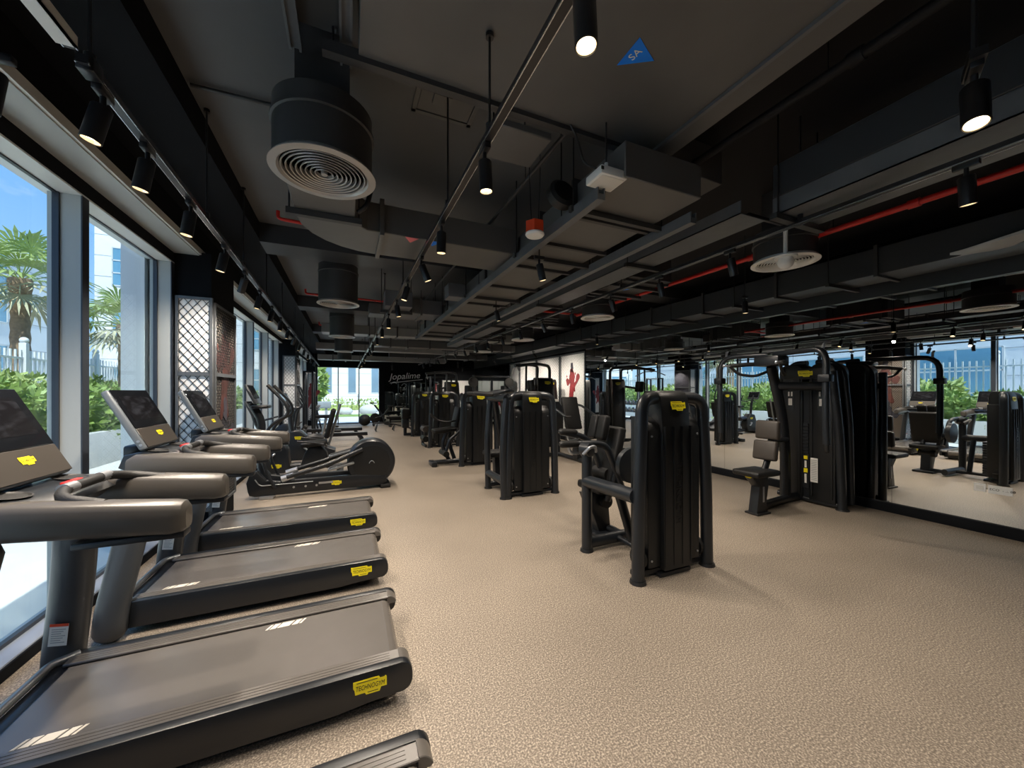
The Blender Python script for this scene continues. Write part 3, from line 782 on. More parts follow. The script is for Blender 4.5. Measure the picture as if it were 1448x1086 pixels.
def upright(label, loc):
    t = thing('upright_bike', label, 'exercise bike', loc)
    p = [(-.50, .08), (-.05, .08), (.05, .3), (.0, .55), (-.2, .75), (-.42, .72), (-.56, .4)]
    ho = MB().prism(p, 'y', -.13, .13, .03, 3).build('drive_housing', 'frame_dark', t)
    MB().tube([(-.35, 0, .45), (.05, 0, .60), (.28, 0, .55)], .11, 14, .15, ry=.07, up=(0, 0, 1)).build('main_beam', 'frame_dark', t)
    badge(ho, Matrix.Translation((-.22, -.1325, .58)) @ M_NEGY, .15)
    MB().tube([(-.25, 0, .12), (.55, 0, .10)], .05, 12).build('base_beam', 'frame_black', t)
    for x in (-.45, .55): MB().bx(x-.05, x+.05, -.28, .28, 0, .07, .015).build('floor_foot', 'grip', t)
    MB().tube([(.22, 0, .5), (.32, 0, 1.0)], .03, 12).build('seat_post', 'silver', t)
    MB().prism([(.1, -.04), (.18, -.04), (.44, -.14), (.46, .14), (.18, .04), (.1, .04)], 'z', 1.0, 1.07, .02, 2).build('saddle', 'pad', t)
    MB().tube([(-.35, 0, .7), (-.42, 0, 1.2), (-.50, 0, 1.38)], .045, 12, .1).build('mast', 'frame_dark', t)
    for s in (-1, 1):
        MB().tube([(-.45, 0, 1.25), (-.34, s*.22, 1.22), (-.12, s*.24, 1.26), (-.22, s*.20, 1.46)], .018, 10, .08).build('handle', 'frame_black', t)
        MB().tube([(-.15, s*.14, .42), (-.15, s*.2, .42), (-.15-.12*s, s*.2, .30)], .02, 10, .02).build('crank', 'silver', t)
        MB().box((-.15-.14*s, s*.24, .29), (.10, .10, .03), .008).build('pedal', 'grip', t)
    bike_console(t, -.55, 1.45)
    return t
upright('upright exercise bike with a slanted grey body behind the recumbent bike', (-.78, 9.55, 0))

# two stair climbers style machines against the far window column
def stepper(label, loc):
    t = thing('stepper', label, 'stepper', loc)
    MB().prism([(-.6, .0), (.55, .0), (.55, .12), (.1, .30), (-.25, .62), (-.55, .62)], 'y', -.28, .28, .03, 2).build('body', 'frame_dark', t)
    for s in (-1, 1):
        MB().box((.12, s*.15, .34), (.42, .17, .05), .02, 2, rot('Y', 8)).build('step', 'grip', t)
        MB().tube([(-.40, s*.25, .55), (-.34, s*.27, 1.15), (-.12, s*.27, 1.3), (-.28, s*.25, 1.72)], .022, 10, .12).build('arm_lever', 'frame_black', t)
    MB().tube([(-.45, 0, .55), (-.50, 0, 1.3)], .05, 12).build('mast', 'frame_dark', t)
    bike_console(t, -.54, 1.42)
    return t
stepper('stepper machine with tall arm levers beyond the upright bike', (-.85, 10.75, 0))

# rowers
def rower(label, loc):
    t = thing('rowing_machine', label, 'rowing machine', loc)
    MB().bx(-.95, 1.12, -.07, .07, .30, .40, .02).build('rail', 'frame_black', t)
    MB().box((.98, 0, .18), (.10, .10, .42), .02, 2, rot('Y', -32)).build('rear_leg', 'frame_dark', t)
    MB().bx(1.02, 1.16, -.22, .22, 0, .05, .01).build('rear_foot', 'grip', t)
    MB().lathe([(.26, -.09), (.29, -.07), (.29, .07), (.26, .09)], 32, Matrix.Translation((-1.0, 0, .42)) @ rot('X', 90)).build('fan_housing', 'shroud', t)
    MB().bx(-1.12, -.9, -.26, .26, 0, .14, .02).build('front_foot', 'grip', t)
    MB().box((.25, 0, .46), (.30, .28, .06), .025, 3).build('seat', 'pad', t)
    for s in (-1, 1): MB().box((-.62, s*.14, .40), (.12, .12, .28), .02, 2, rot('Y', 35)).build('footrest', 'grip', t)
    MB().tube([(-.70, -.24, .62), (-.68, 0, .62), (-.70, .24, .62)], .017, 10, .05).build('handle', 'grip', t)
    MB().tube([(-.9, 0, .6), (-.82, 0, 1.0)], .02, 10).build('monitor_arm', 'frame_black', t)
    MB().box((-.80, 0, 1.04), (.03, .2, .14), .01).build('monitor', 'screen', t)
    return t
rower('rowing machine with a slanted rear leg, nearer of two by the windows', (-.58, 12.0, 0))
rower('rowing machine farther of two by the windows', (-.68, 13.6, 0))

# bench, ball and spin bike by the glass doors
bl = MB().sphere((0, 0, 0), .27, 28, 18); tag(bl.build('exercise_ball', 'grip', loc=(.72, 18.9, .27)), 'dark round exercise ball on the floor by the glass doors', 'ball')
sb = thing('spin_bike', 'small spin bike standing at the right end of the glass doors', 'exercise bike', (1.52, 18.7, 0))
MB().lathe([(.20, -.03), (.23, -.02), (.23, .02), (.20, .03)], 28, Matrix.Translation((-.35, 0, .36)) @ rot('X', 90)).build('flywheel', 'shroud', sb)
MB().tube([(-.35, 0, .36), (0, 0, .45), (.3, 0, .85)], .04, 10).tube([(0, 0, .45), (-.38, 0, .98)], .04, 10).tube([(0, 0, .45), (.1, 0, .06)], .04, 10).tube([(-.35, 0, .36), (-.4, 0, .06)], .035, 10).build('frame', 'frame_dark', sb)
for x in (-.42, .38): MB().bx(x-.04, x+.04, -.26, .26, 0, .07, .01).build('floor_foot', 'grip', sb)
MB().tube([(.1, 0, .06), (.38, 0, .04)], .03, 8).build('rear_stay', 'frame_dark', sb)
MB().box((.33, 0, .90), (.27, .17, .07), .03, 2).build('saddle', 'pad', sb)
MB().tube([(-.30, -.24, 1.06), (-.58, -.22, 1.08), (-.42, 0, 1.0), (-.58, .22, 1.08), (-.30, .24, 1.06)], .018, 10, .05).build('handlebar', 'grip', sb)
be = thing('flat_bench', 'low black flat bench near the glass doors', 'bench', (2.25, 17.9, 0))
MB().box((0, 0, .42), (1.3, .30, .10), .03, 3).build('seat', 'pad', be)
MB().bx(-.5, .5, -.05, .05, .28, .36, .01).build('beam', 'frame_black', be)
for x in (-.48, .48):
    MB().bx(x-.04, x+.04, -.05, .05, .04, .36).build('leg', 'frame_black', be); MB().bx(x-.05, x+.05, -.25, .25, 0, .05, .01).build('floor_foot', 'grip', be)
ab = thing('ab_bench', 'curved thin black ab bench frame on the floor in front of the flat bench', 'bench', (1.55, 15.9, 0))
MB().tube([(-.65, 0, .32), (-.2, 0, .36), (.4, 0, .22), (.85, 0, .08)], .03, 10, .2).build('curved_beam', 'frame_black', ab)
for x, z in ((-.52, .33), (.15, .28)): MB().tube([(x, -.22, .03), (x-.02, -.2, .06), (x+.06, 0, z), (x-.02, .2, .06), (x, .22, .03)], .025, 10, .1).build('leg', 'frame_black', ab)
MB().tube([(.85, -.2, .05), (.85, .2, .05)], .03, 10).build('rear_foot', 'grip', ab)
# dumbbell rack by the left wall
dr = thing('dumbbell_rack', 'sloping dumbbell rack by the far window column', 'rack', (-1.15, 16.2, 0))
for z, y in ((.95, .05), (.55, -.05)): MB().box((0, 0, z), (.30, 1.5, .03), .005, 1, rot('Y', 22)).build('shelf', 'frame_black', dr)
for y in (-.72, .72): MB().tube([(.18, y, 0), (-.05, y, 1.12)], .03, 10).tube([(-.2, y, .02), (.2, y, .02)], .03, 10).build('side_frame', 'frame_black', dr)
DB = None
for j, z in enumerate((.99, .59)):
    for k in range(5):
        y = 16.2-.6+k*.3
        if DB is None:
            db = thing('dumbbell', '', 'dumbbell', (-1.15, y, z), 0, 'shiny dumbbells on the sloping rack')
            MB().tube([(-.06, 0, 0), (.06, 0, 0)], .015, 10).build('handle', 'chrome', db)
            for s in (-1, 1): MB().cyl((s*.06, 0, 0), (s*.14, 0, 0), .055, .055, 16).build('weight', 'silver', db)
            DB = db
        else: db = dup(DB)
        db.location = (-1.15, y, z+.065); db.rotation_euler = (0, R(22), 0)
        db['label'] = 'shiny dumbbell, %s from the front on the %s shelf of the sloping rack' % (('first', 'second', 'third', 'fourth', 'fifth')[k], ('upper', 'lower')[j])
# functional posts
fp = thing('pull_up_frame', 'tall black pull-up frame with upright posts by the far window column', 'rack', (-1.22, 14.6, 0))
for x in (-.13, .13):
    for y in (-.4, .4): MB().bx(x-.035, x+.035, y-.035, y+.035, 0, 2.3, .004).build('post', 'frame_black', fp)
for y in (-.4, .4): MB().bx(-.13, .13, y-.03, y+.03, 2.24, 2.30).build('cross_bar', 'frame_black', fp)
for x in (-.13, .13): MB().tube([(x, -.4, 2.27), (x, .4, 2.27)], .018, 8).build('pull_up_bar', 'silver', fp)
# ------------------------------------------------------------------ weight machines
TW_TXT = text_mesh('emboss', 'TECHNOGYM', .085, 'shroud', depth=.002)
def tower(t, w=.41, h=1.60, depth=.23, top=True, badge_w=.17):
    k = h/1.60
    for s in (-1, 1):
        lg = MB().tube([(s*w, 0, .02), (s*(w-.015), .0, .75*k), (s*(w-.055), .01, 1.535*k), (s*.12, .07, 1.55*k)], .056, 16, .22, 7, ry=.05, up=(0, 1, 0)).build('frame_leg', 'frame_dark', t)
        MB().cyl((s*w, 0, 0), (s*w, 0, .025), .07, .064, 20).build('foot_cap', 'grip', lg)
    c = MB()
    c.prism([(-.05, .07), (-.045, .9*k), (-.02, 1.42*k), (-.008, 1.54*k), (.02, 1.59*k), (.07, 1.61*k), (depth-.06, 1.61*k), (depth-.02, 1.58*k), (depth, 1.5*k), (depth, .07)], 'x', -.165, .165, .012, 2)
    for x in (-.150, -.05, .05, .150): c.bx(x-.005, x+.005, -.054, -.03, .10, 1.30*k)
    fc = c.build('front_cover', 'shroud', t)
    for s in (-1, 1):
        p = MB().prism([(-.01, .10), (-.01, 1.26*k), (.02, 1.33*k), (.10, 1.38*k), (depth-.02, 1.38*k), (depth-.02, .10)], 'x', s*.165 if s > 0 else -.305, .305 if s > 0 else -.165, .012, 2)
        po = p.build('side_cover', 'shroud', t)
        q = MB()
        for z in (.16, 1.22*k): q.cyl((s*.27, -.018, z), (s*.27, -.008, z), .009, .009, 10)
        q.build('screw', 'silver', po)
        MB().cyl((s*.35, .06, .18), (s*.35, .06, .19), .07).lathe([(.085, -.02), (.085, .02)], 24, Matrix.Translation((s*.34, .07, .17)) @ rot('Y', 90)).build('pulley_cover', 'grip', po)
    badge(fc, Matrix.Translation((.02, -.026, 1.475*k)) @ rot('X', -9) @ M_NEGY, badge_w)
    text_obj('emboss', TW_TXT, fc, Matrix.Translation((.0, -.0525, .72*k)) @ M_NEGY @ rot('Z', -90))
    MB().bx(-w, w, .02, .10, .03, .075, .01).bx(-.18, .18, -.02, depth+.05, .005, .04, .004).build('base_plate', 'frame_black', t)
    # weight stack seen from the rear side
    ws = MB()
    for i in range(13): ws.bx(-.15, .15, depth, depth+.07, .12+i*.045, .16+i*.045, .004, 1)
    ws.build('weight_stack', 'frame_black', t)
def pad(t, name, c, d, r=None, m='pad', bev=.03): return MB().box(c, d, min(bev, .45*min(d)), 3, r).build(name, m, t)
def bar(t, name, pts, r=.02, m='frame_dark', fillet=.06, n=12, ry=None, up=None): return MB().tube(pts, r, n, fillet, 5, ry=ry, up=up).build(name, m, t)

# --- leg extension: nearest machine
def leg_extension(label, loc):
    t = thing('leg_extension_machine', label, 'weight machine', loc, 0, 'row of weight machines with yellow badges')
    tower(t)
    p = bar(t, 'rear_post', [(-.43, .70, .02), (-.43, .70, 1.0)], .052, fillet=0, n=16)
    MB().cyl((-.43, .70, 0), (-.43, .70, .025), .068, .062, 20).build('foot_cap', 'grip', p)
    bar(t, 'side_beam', [(-.42, .02, .72), (-.43, .70, .70)], .062, n=16)
    bar(t, 'base_beam', [(-.43, .70, .08), (.30, .72, .08)], .045, ry=.06, up=(0, 0, 1))
    MB().lathe([(.04, -.06), (.07, -.05), (.07, .05), (.04, .06)], 20, Matrix.Translation((-.43, .70, 1.02)) @ rot('X', 90) @ rot('Y', 20)).build('pivot_joint', 'frame_dark', t)
    bar(t, 'pivot_handle', [(-.50, .66, .98), (-.46, .60, 1.06), (-.40, .60, 1.06), (-.35, .66, 1.0)], .016, 'silver', .05)
    for y, q, dz in ((.78, -.0, 0), (1.06, .16, .09)):
        h = bar(t, 'side_handle', [(-.67+q, y, 1.075+dz), (-.24, y, 1.06+dz*.5), (-.12, y, 1.02), (.10, y+.02, .56)], .034, 'frame_dark', .10, 14)
        MB().tube([(-.67+q, y, 1.075+dz), (-.50+q, y, 1.07+dz*.9)], .0365, 14, cap_round=True).build('grip', 'grip', h)
        MB().tube([(-.60+q, y, 1.07+dz), (-.58+q, y, .98+dz), (-.44+q*.5, y, .97+dz), (-.30+q*.3, y, 1.05+dz*.6)], .014, 10, .04).build('release_lever', 'silver', h)
    pad(t, 'seat', (.0, 1.05, .52), (.36, .42, .09), rot('Y', 6))
    b = pad(t, 'backrest', (.10, 1.05, .90), (.10, .40, .62), rot('Y', 14))
    for s in (-1, 1): pad(b, 'head_pad', (-.02, 1.05+s*.075, 1.20), (.09, .135, .28), rot('Y', 14))
    MB().prism([(-.05, .0), (.10, .0), (.05, .48), (-.25, .48)], 'y', .98, 1.12, .015, 2).build('seat_support', 'frame_black', t)
    MB().bx(-.14, .20, .90, 1.20, 0, .04, .008).build('floor_foot', 'frame_black', t)
    bar(t, 'base_tube', [(.10, .72, .06), (.05, 1.05, .06)], .035)
    a = bar(t, 'lever_arm', [(.12, .74, .72), (.06, .80, .78), (.0, .93, .40)], .04, 'frame_black', .08)
    MB().tube([(.0, .92, .38), (.0, 1.16, .38)], .07, 18).build('shin_roller', 'pad', a)
    MB().tube([(.02, .92, .68), (.02, 1.16, .68)], .065, 18).build('thigh_roller', 'pad', a)
    MB().lathe([(.14, -.035), (.185, -.03), (.185, .03), (.14, .035)], 32, Matrix.Translation((.12, .68, .82)) @ rot('X', 90)).build('cam_disc', 'frame_dark', t)
    bar(t, 'diagonal_brace', [(-.22, .50, .68), (-.02, .50, .10)], .035, 'frame_black', ry=.05, up=(1, 0, 0))
    bar(t, 'brace_base', [(-.05, .10, .08), (-.05, .70, .08)], .03, 'frame_black')
    return t
leg_extension('nearest weight machine in the middle of the floor, with side handles and a padded seat', (2.63, 2.43, 0))

def rear_delt(label, loc):
    t = thing('rear_delt_machine', label, 'weight machine', loc, 0, 'row of weight machines with yellow badges')
    tower(t)
    for y in (.0, .68):
        p = bar(t, 'frame_post', [(-.47, y, .02), (-.49, y, .85), (-.43, y, 1.50)], .05, 'frame_dark', .3, 14)
        MB().cyl((-.47, y, 0), (-.47, y, .025), .066, .06, 20).build('foot_cap', 'grip', p)
    bar(t, 'top_beam', [(-.43, -.02, 1.50), (-.43, .72, 1.50)], .06)
    bar(t, 'front_beam', [(-.43, .0, 1.50), (-.1, .1, 1.52)], .05)
    bar(t, 'lower_beam', [(-.47, .0, .26), (-.47, .68, .26)], .055)
    bar(t, 'base_beam', [(-.47, .68, .07), (.2, .7, .07)], .045)
    for i, y in enumerate((.15, .50)):
        a = bar(t, 'fly_arm', [(-.15, .38, 1.60), (-.35, y, 1.62), (-.55, y+.15, 1.56), (-.75, y+.35, 1.58)], .026, 'frame_black', .1)
        MB().tube([(-.55, y+.15, 1.56), (-.75, y+.35, 1.58)], .034, 12, cap_round=True).build('grip', 'grip', a)
        bar(t, 'lever_link', [(-.40, y+.05, 1.45), (-.22, y+.2, .70)], .035, 'frame_black', ry=.05, up=(1, 0, 0))
    pad(t, 'seat', (-.15, 1.10, .50), (.42, .40, .09))
    pad(t, 'chest_pad', (-.02, 1.0, 1.0), (.10, .30, .42), rot('Y', -6))
    MB().prism([(-.2, 0), (-.02, 0), (0, .46), (-.22, .46)], 'y', 1.03, 1.17, .015, 2).build('seat_support', 'frame_black', t)
    bar(t, 'base_tube', [(-.1, .7, .06), (-.1, 1.1, .06)], .035)
    return t
rear_delt('second weight machine of the row, with an open side frame and arms on top', (2.60, 5.14, 0))

def seated_leg(label, loc):
    t = thing('leg_curl_machine', label, 'weight machine', loc, 0, 'row of weight machines with yellow badges')
    tower(t)
    bar(t, 'base_beam', [(-.95, .30, .07), (-.2, .30, .07)], .05, 'frame_dark')
    MB().bx(-1.02, -.90, .12, .48, 0, .10, .02).build('floor_foot', 'frame_dark', t)
    pad(t, 'seat', (-.66, .55, .74), (.50, .38, .09), rot('Y', -4))
    pad(t, 'backrest', (-.36, .60, 1.02), (.09, .38, .48), rot('Y', 12))
    bar(t, 'seat_leg', [(-.62, .45, .70), (-.74, .45, .40), (-.58, .40, .08)], .045, 'frame_black', .15)
    bar(t, 'seat_leg', [(-.50, .62, .70), (-.52, .62, .40), (-.42, .55, .08)], .045, 'frame_black', .15)
    a = bar(t, 'side_handle', [(-.98, .42, 1.10), (-.82, .42, .96), (-.62, .45, .92), (-.40, .45, .95)], .02, 'frame_black', .08)
    MB().tube([(-.98, .42, 1.10), (-.86, .42, .99)], .028, 12, cap_round=True).build('grip', 'grip', a)
    bar(t, 'lever_arm', [(-.36, .25, .74), (-.60, .25, .55), (-.70, .25, .25)], .035, 'frame_black')
    MB().tube([(-.70, .15, .25), (-.70, .62, .25)], .065, 16).build('shin_roller', 'pad', t)
    return t
seated_leg('third weight machine of the row, with a raised black seat on curved legs', (2.64, 7.76, 0))

def rotary(label, loc, variant):
    t = thing('torso_machine' if variant == 0 else 'calf_machine', label, 'weight machine', loc, 0, 'row of weight machines with yellow badges')
    tower(t)
    if variant == 0:
        bar(t, 'side_handle', [(-.44, .3, 1.36), (-.60, .3, 1.34), (-.56, .3, 1.12)], .022, 'frame_dark', .05)
        for z in (.24, .52): MB().tube([(-.52, .05, z), (-.52, .50, z)], .085, 18).build('roller', 'pad_brown' if z > .4 else 'pad', t)
        bar(t, 'rear_post', [(-.52, .55, .02), (-.52, .55, .62)], .045)
        bar(t, 'base_beam', [(-.52, .05, .05), (-.52, .55, .05)], .04)
        pad(t, 'seat', (-.2, 1.0, .5), (.42, .40, .09)); MB().bx(-.27, -.13, .94, 1.06, 0, .46, .01).build('seat_support', 'frame_black', t)
        bar(t, 'base_tube', [(-.2, .3, .05), (-.2, 1.0, .05)], .035)
    else:
        pad(t, 'seat', (-.62, .3, .80), (.26, .42, .34), None, 'pad')
        MB().bx(-.74, -.50, .12, .48, .30, .62, .03).build('seat_box', 'frame_black', t)
        bar(t, 'seat_leg', [(-.62, .3, .02), (-.62, .3, .40)], .06)
        bar(t, 'base_beam', [(-.62, .3, .06), (0, .3, .06)], .05)
        bar(t, 'side_handle', [(-.50, .15, .98), (-.72, .15, 1.02), (-.74, .15, .90)], .02, 'silver', .04)
    return t
rotary('fourth weight machine of the row, with two round rollers at its side', (2.56, 10.7, 0), 0)
rotary('fifth and farthest weight machine of the row, with a boxy padded seat', (2.52, 13.65, 0), 1)

# --- tall double-column pull machine by the mirror (user faces the mirror)
def stack_column(t, x0, x1, y0, y1, h, labels=True, mname='weight_column', ridges=True):
    r = .12
    p = [(y0, .06), (y1, .06), (y1, h-r)] + arc(y1-r, h-r, r, 0, 90, 5)[1:] + arc(y0+r, h-r, r, 90, 180, 5)[:-1] + [(y0, h-r)]
    c = MB().prism(p, 'x', x0, x1, .015, 2)
    if ridges:
        for f in (.12, .88): c.bx(x0-.012, x0+.01, y0+(y1-y0)*f-.012, y0+(y1-y0)*f+.012, .12, h-.2, .004, 1)
    return c.build(mname, 'shroud', t)
def pull_machine(label, loc, rz=0.0, arms=True, h=2.0):
    t = thing('pull_machine', label, 'weight machine', loc, rz)
    for k, s in enumerate((1, -1)):
        y0, y1 = (.04, .36) if s > 0 else (-.36, -.04)
        co = stack_column(t, .0, .34, y0, y1, h)
        yc = (y0+y1)/2
        l = MB().bx(-.006, .0, yc-.05, yc+.05, 1.34, 1.66).build('instruction_label', 'frame_black', co)
        q = MB()
        q.bx(-.008, -.006, yc-.025, yc+.025, 1.40, 1.50)
        for d in (-.02, .02): q.sphere((-.006, yc+d, 1.59), .012, 8, 6, (.2, 1, 1)).bx(-.008, -.006, yc+d-.01, yc+d+.01, 1.535, 1.58)
        q.build('pictogram', 'paper', l)
        # hoop over the column
        bar(t, 'frame_hoop', [(.30, s*.40, .05), (.25, s*.40, 1.2), (.20, s*.36, h-.12), (.16, s*.24, h+.02), (.16, s*.06, h+.02)], .042, 'frame_dark', .14, 14)
    MB().bx(.02, .32, -.04, .04, .08, h-.3).build('stack_gap', 'frame_black', t)
    w = MB()
    for i in range(16): w.bx(-.002, .03, -.035, .035, .35+i*.05, .392+i*.05, .003, 1)
    w.build('weight_stack', 'frame_black', t)
    lb = MB().bx(-.016, -.012, -.16, -.07, .32, .66).build('weight_chart', 'paper', t)
    q = MB()
    for k in range(12): q.bx(-.0175, -.016, -.15, -.08, .35+k*.025, .357+k*.025)
    q.build('chart_print', 'concrete_grey', lb)
    lb = MB().bx(-.016, -.012, -.05, .03, .22, .70, .01, 1).build('stack_label', 'frame_black', t)
    MB().bx(-.018, -.016, -.035, .015, .44, .50).bx(-.018, -.016, -.035, .015, .63, .68).build('yellow_mark', 'yellow', lb)
    MB().bx(-.018, -.016, -.022, .004, .29, .42).bx(-.018, -.016, -.022, .004, .51, .61).build('number_strip', 'paper', lb)
    bd = MB().bx(-.01, .02, -.30, .30, h-.22, h-.06, .02, 2).build('head_cover', 'shroud', t)
    badge(bd, Matrix.Translation((-.0125, .0, h-.14)) @ M_NEGX, .19)
    # slanted legs and cross tube
    n = bar(t, 'frame_leg', [(.04, -.42, .02), (.0, -.41, 1.0), (-.10, -.37, h-.12)], .048, 'frame_dark', .3, 14, ry=.06, up=(1, 0, 0))
    MB().cyl((.04, -.42, 0), (.04, -.42, .02), .075, .07, 20).build('foot_cap', 'grip', n)
    n = bar(t, 'frame_leg', [(-.22, .14, .02), (-.24, .14, 1.1), (-.52, .16, h-.04)], .055, 'frame_black', .4, 14, ry=.085, up=(1, 0, 0))
    bar(t, 'cross_tube', [(-.42, .15, 1.68), (-.05, -.38, 1.68)], .058, 'frame_dark', n=16)
    bar(t, 'base_beam', [(-1.15, .0, .06), (-.2, .12, .06), (.2, .12, .06)], .045, 'frame_black', ry=.06, up=(0, 0, 1))
    bar(t, 'base_beam', [(.05, -.42, .05), (.05, .40, .05)], .04, 'frame_black')
    # seat
    MB().prism([(-1.22, 0), (-1.0, 0), (-1.02, .14), (-.96, .44), (-1.02, .50), (-1.30, .50), (-1.16, .36)], 'y', -.09, .03, .012, 2).build('seat_support', 'frame_black', t)
    MB().bx(-1.24, -.98, -.12, .06, 0, .025, .005).build('floor_foot', 'grip', t)
    MB().bx(-1.10, -1.07, -.095, -.09, .16, .36).build('adjust_scale', 'silver', t)
    pad(t, 'seat', (-1.14, -.03, .545), (.46, .36, .075), None, 'pad', .03)
    MB().bx(-1.32, -1.26, -.07, .0, .485, .515, .01).build('adjust_lever', 'yellow', t)
    bar(t, 'pad_post', [(-1.0, -.03, .50), (-.86, -.03, .78), (-.80, -.03, 1.16)], .035, 'frame_black', .15, ry=.05, up=(1, 0, 0))
    bar(t, 'pad_brace', [(-.82, -.03, .92), (-.26, .10, .92)], .03, 'frame_black')
    pad(t, 'chest_pad', (-.90, -.03, 1.09), (.09, .30, .25), rot('Y', 4), 'pad_brown')
    pad(t, 'chest_pad', (-.95, -.03, .82), (.09, .30, .26), rot('Y', 8), 'pad_brown')
    # top pivot with swinging arms
    MB().box((-.62, .10, h+.03), (.26, .34, .14), .03, 2).build('pivot_box', 'frame_black', t)
    for s in (-1, 1):
        y1 = -.70 if s < 0 else .66
        a = bar(t, 'swing_arm', [(-.62, .10+s*.05, h+.12), (-.90, y1, h+.12), (-.92, y1, h-.35), (-.92, y1, 1.30), (-.90, y1, .98)], .036, 'frame_dark', .20, 14)
        MB().box((-.92, y1, h-.24), (.11, .12, .09), .012, 2).build('pivot_joint', 'frame_black', a)
        MB().tube([(-.905, y1, 1.06), (-.895, y1, .90)], .024, 12, cap_round=True).build('grip', 'grip', a)
        MB().tube([(-.86, y1-s*.06, h+.12), (-.84, y1-s*.05, h+.19), (-.78, y1-s*.02, h+.20)], .016, 8, .03).build('stop_lever', 'silver', a)
        b = bar(t, 'pull_handle', [(-.45, .10+s*.10, h-.02), (-.70, .10+s*.22, h+.0), (-1.0, .10+s*.34, h-.03)], .03, 'grip', .1)
        MB().tube([(-1.0, .10+s*.34, h-.03), (-.88, .10+s*.30, h-.15), (-.66, .10+s*.2, h-.18), (-.5, .10+s*.1, h-.10)], .02, 10, .08).build('lower_grip', 'grip', b)
        MB().tube([(-1.0, .10+s*.34, h-.03), (-1.08, .10+s*.36, h-.03)], .012, 8).sphere((-1.1, .10+s*.36, h-.03), .022, 10, 8).build('end_knob', 'silver', b)
    return t
pull_machine('tall seated pull machine with brown chest pads and double weight columns by the mirror', (6.05, 3.22, 0))

# --- tall lat machines at the back right
def lat_tower(label, loc, rz=0.0, arch=True):
    t = thing('lat_pulldown_machine', label, 'weight machine', loc, rz)
    c = MB().prism([(-.01, .05), (-.01, 1.9), (.04, 2.0), (.30, 2.02), (.36, 1.95), (.36, .05)], 'x', -.26, .26, .03, 2)
    for x in (-.18, .18): c.bx(x-.008, x+.008, -.018, 0, .15, 1.75)
    co = c.build('weight_column', 'shroud', t)
    badge(co, Matrix.Translation((.05, -.022, 1.86)) @ M_NEGY, .19)
    for s in (-1, 1): bar(t, 'frame_leg', [(s*.31, .1, .02), (s*.30, .1, 1.5), (s*.26, .14, 1.98)], .04, 'frame_black', .2)
    MB().bx(-.36, .36, -.1, .45, 0, .05, .01).build('base_plate', 'frame_black', t)
    if arch:
        bar(t, 'top_arch', [(.22, .18, 1.6), (.22, .16, 2.36), (-.35, -.1, 2.40), (-1.15, -.35, 2.30)], .045, 'frame_dark', .16, 14)
        bar(t, 'top_arch', [(-.20, .18, 1.6), (-.20, .12, 2.34), (-.55, -.1, 2.36), (-.75, -.2, 2.34)], .035, 'frame_dark', .12, 14)
        bar(t, 'front_post', [(-.80, -.30, 1.0), (-.78, -.30, 2.34)], .03, 'frame_black')
        bar(t, 'pull_bar', [(-1.2, -.75, 2.12), (-1.12, -.45, 2.26), (-1.05, .0, 2.26), (-.95, .3, 2.12)], .017, 'silver', .06)
        for y in (-.34, -.16): pad(t, 'head_pad', (-.62, y, 1.76), (.10, .15, .34), rot('Y', -8))
        bar(t, 'seat_beam', [(-.9, -.25, .06), (0, .1, .06)], .045, 'frame_black')
        pad(t, 'seat', (-.75, -.25, .55), (.40, .36, .09))
        MB().bx(-.82, -.68, -.31, -.19, .05, .51, .01).build('seat_support', 'frame_black', t)
        bar(t, 'thigh_roller', [(-.50, -.5, .75), (-.50, .0, .75)], .06, 'pad')
        bar(t, 'upper_link', [(-.26, .1, 1.78), (-.62, -.2, 1.70)], .035, 'frame_black')
    return t
lat_tower('tall lat pulldown machine with an overhead arch in front of the white lattice panels', (5.28, 9.55, 0))
lat_tower('plain tall cable column beside the mirror behind the lat pulldown machine', (5.95, 10.5, 0), arch=False)

# --- chest press with a wide dark housing in the middle distance
cp = thing('chest_press_machine', 'dark chest press with a leaning backrest and wide housing, behind the second weight machine', 'weight machine', (4.35, 7.6, 0))
MB().prism([(-.62, .62), (.55, .62), (.55, 1.20), (.42, 1.36), (-.55, 1.42), (-.62, 1.36)], 'y', .35, .55, .03, 2).build('weight_housing', 'shroud', cp)
for x in (-.52, .45): bar(cp, 'housing_leg', [(x, .45, .02), (x, .45, .66)], .05, 'frame_black')
bar(cp, 'top_rail', [(-.66, .30, .9), (-.64, .30, 1.42), (-.30, .30, 1.46)], .02, 'silver_trim', .06)
nl = MB().bx(.20, .40, .342, .35, 1.36, 1.42)
nl.build('notice_plate', 'paper', cp)
b = pad(cp, 'backrest', (.45, -.15, 1.10), (.42, .10, .78), rot('X', -18))
bar(cp, 'backrest_post', [(.45, -.22, .40), (.45, -.02, 1.05)], .03, 'silver_trim')
pad(cp, 'seat', (.45, -.42, .52), (.42, .46, .09))
MB().bx(.38, .52, -.50, -.30, .05, .48, .02).build('seat_support', 'frame_black', cp)
bar(cp, 'base_beam', [(.45, -.70, .06), (.45, .5, .06)], .05, 'frame_black')
bar(cp, 'base_beam', [(-.55, .45, .05), (.5, .45, .05)], .05, 'frame_black')
for s in (-1, 1):
    h = bar(cp, 'press_arm', [(.45+s*.18, .42, 1.3), (.45+s*.42, .1, 1.28), (.45+s*.40, -.55, 1.05)], .028, 'frame_dark', .12)
    MB().tube([(.45+s*.40, -.55, 1.05), (.45+s*.30, -.60, 1.05)], .022, 10).build('grip', 'grip', h)

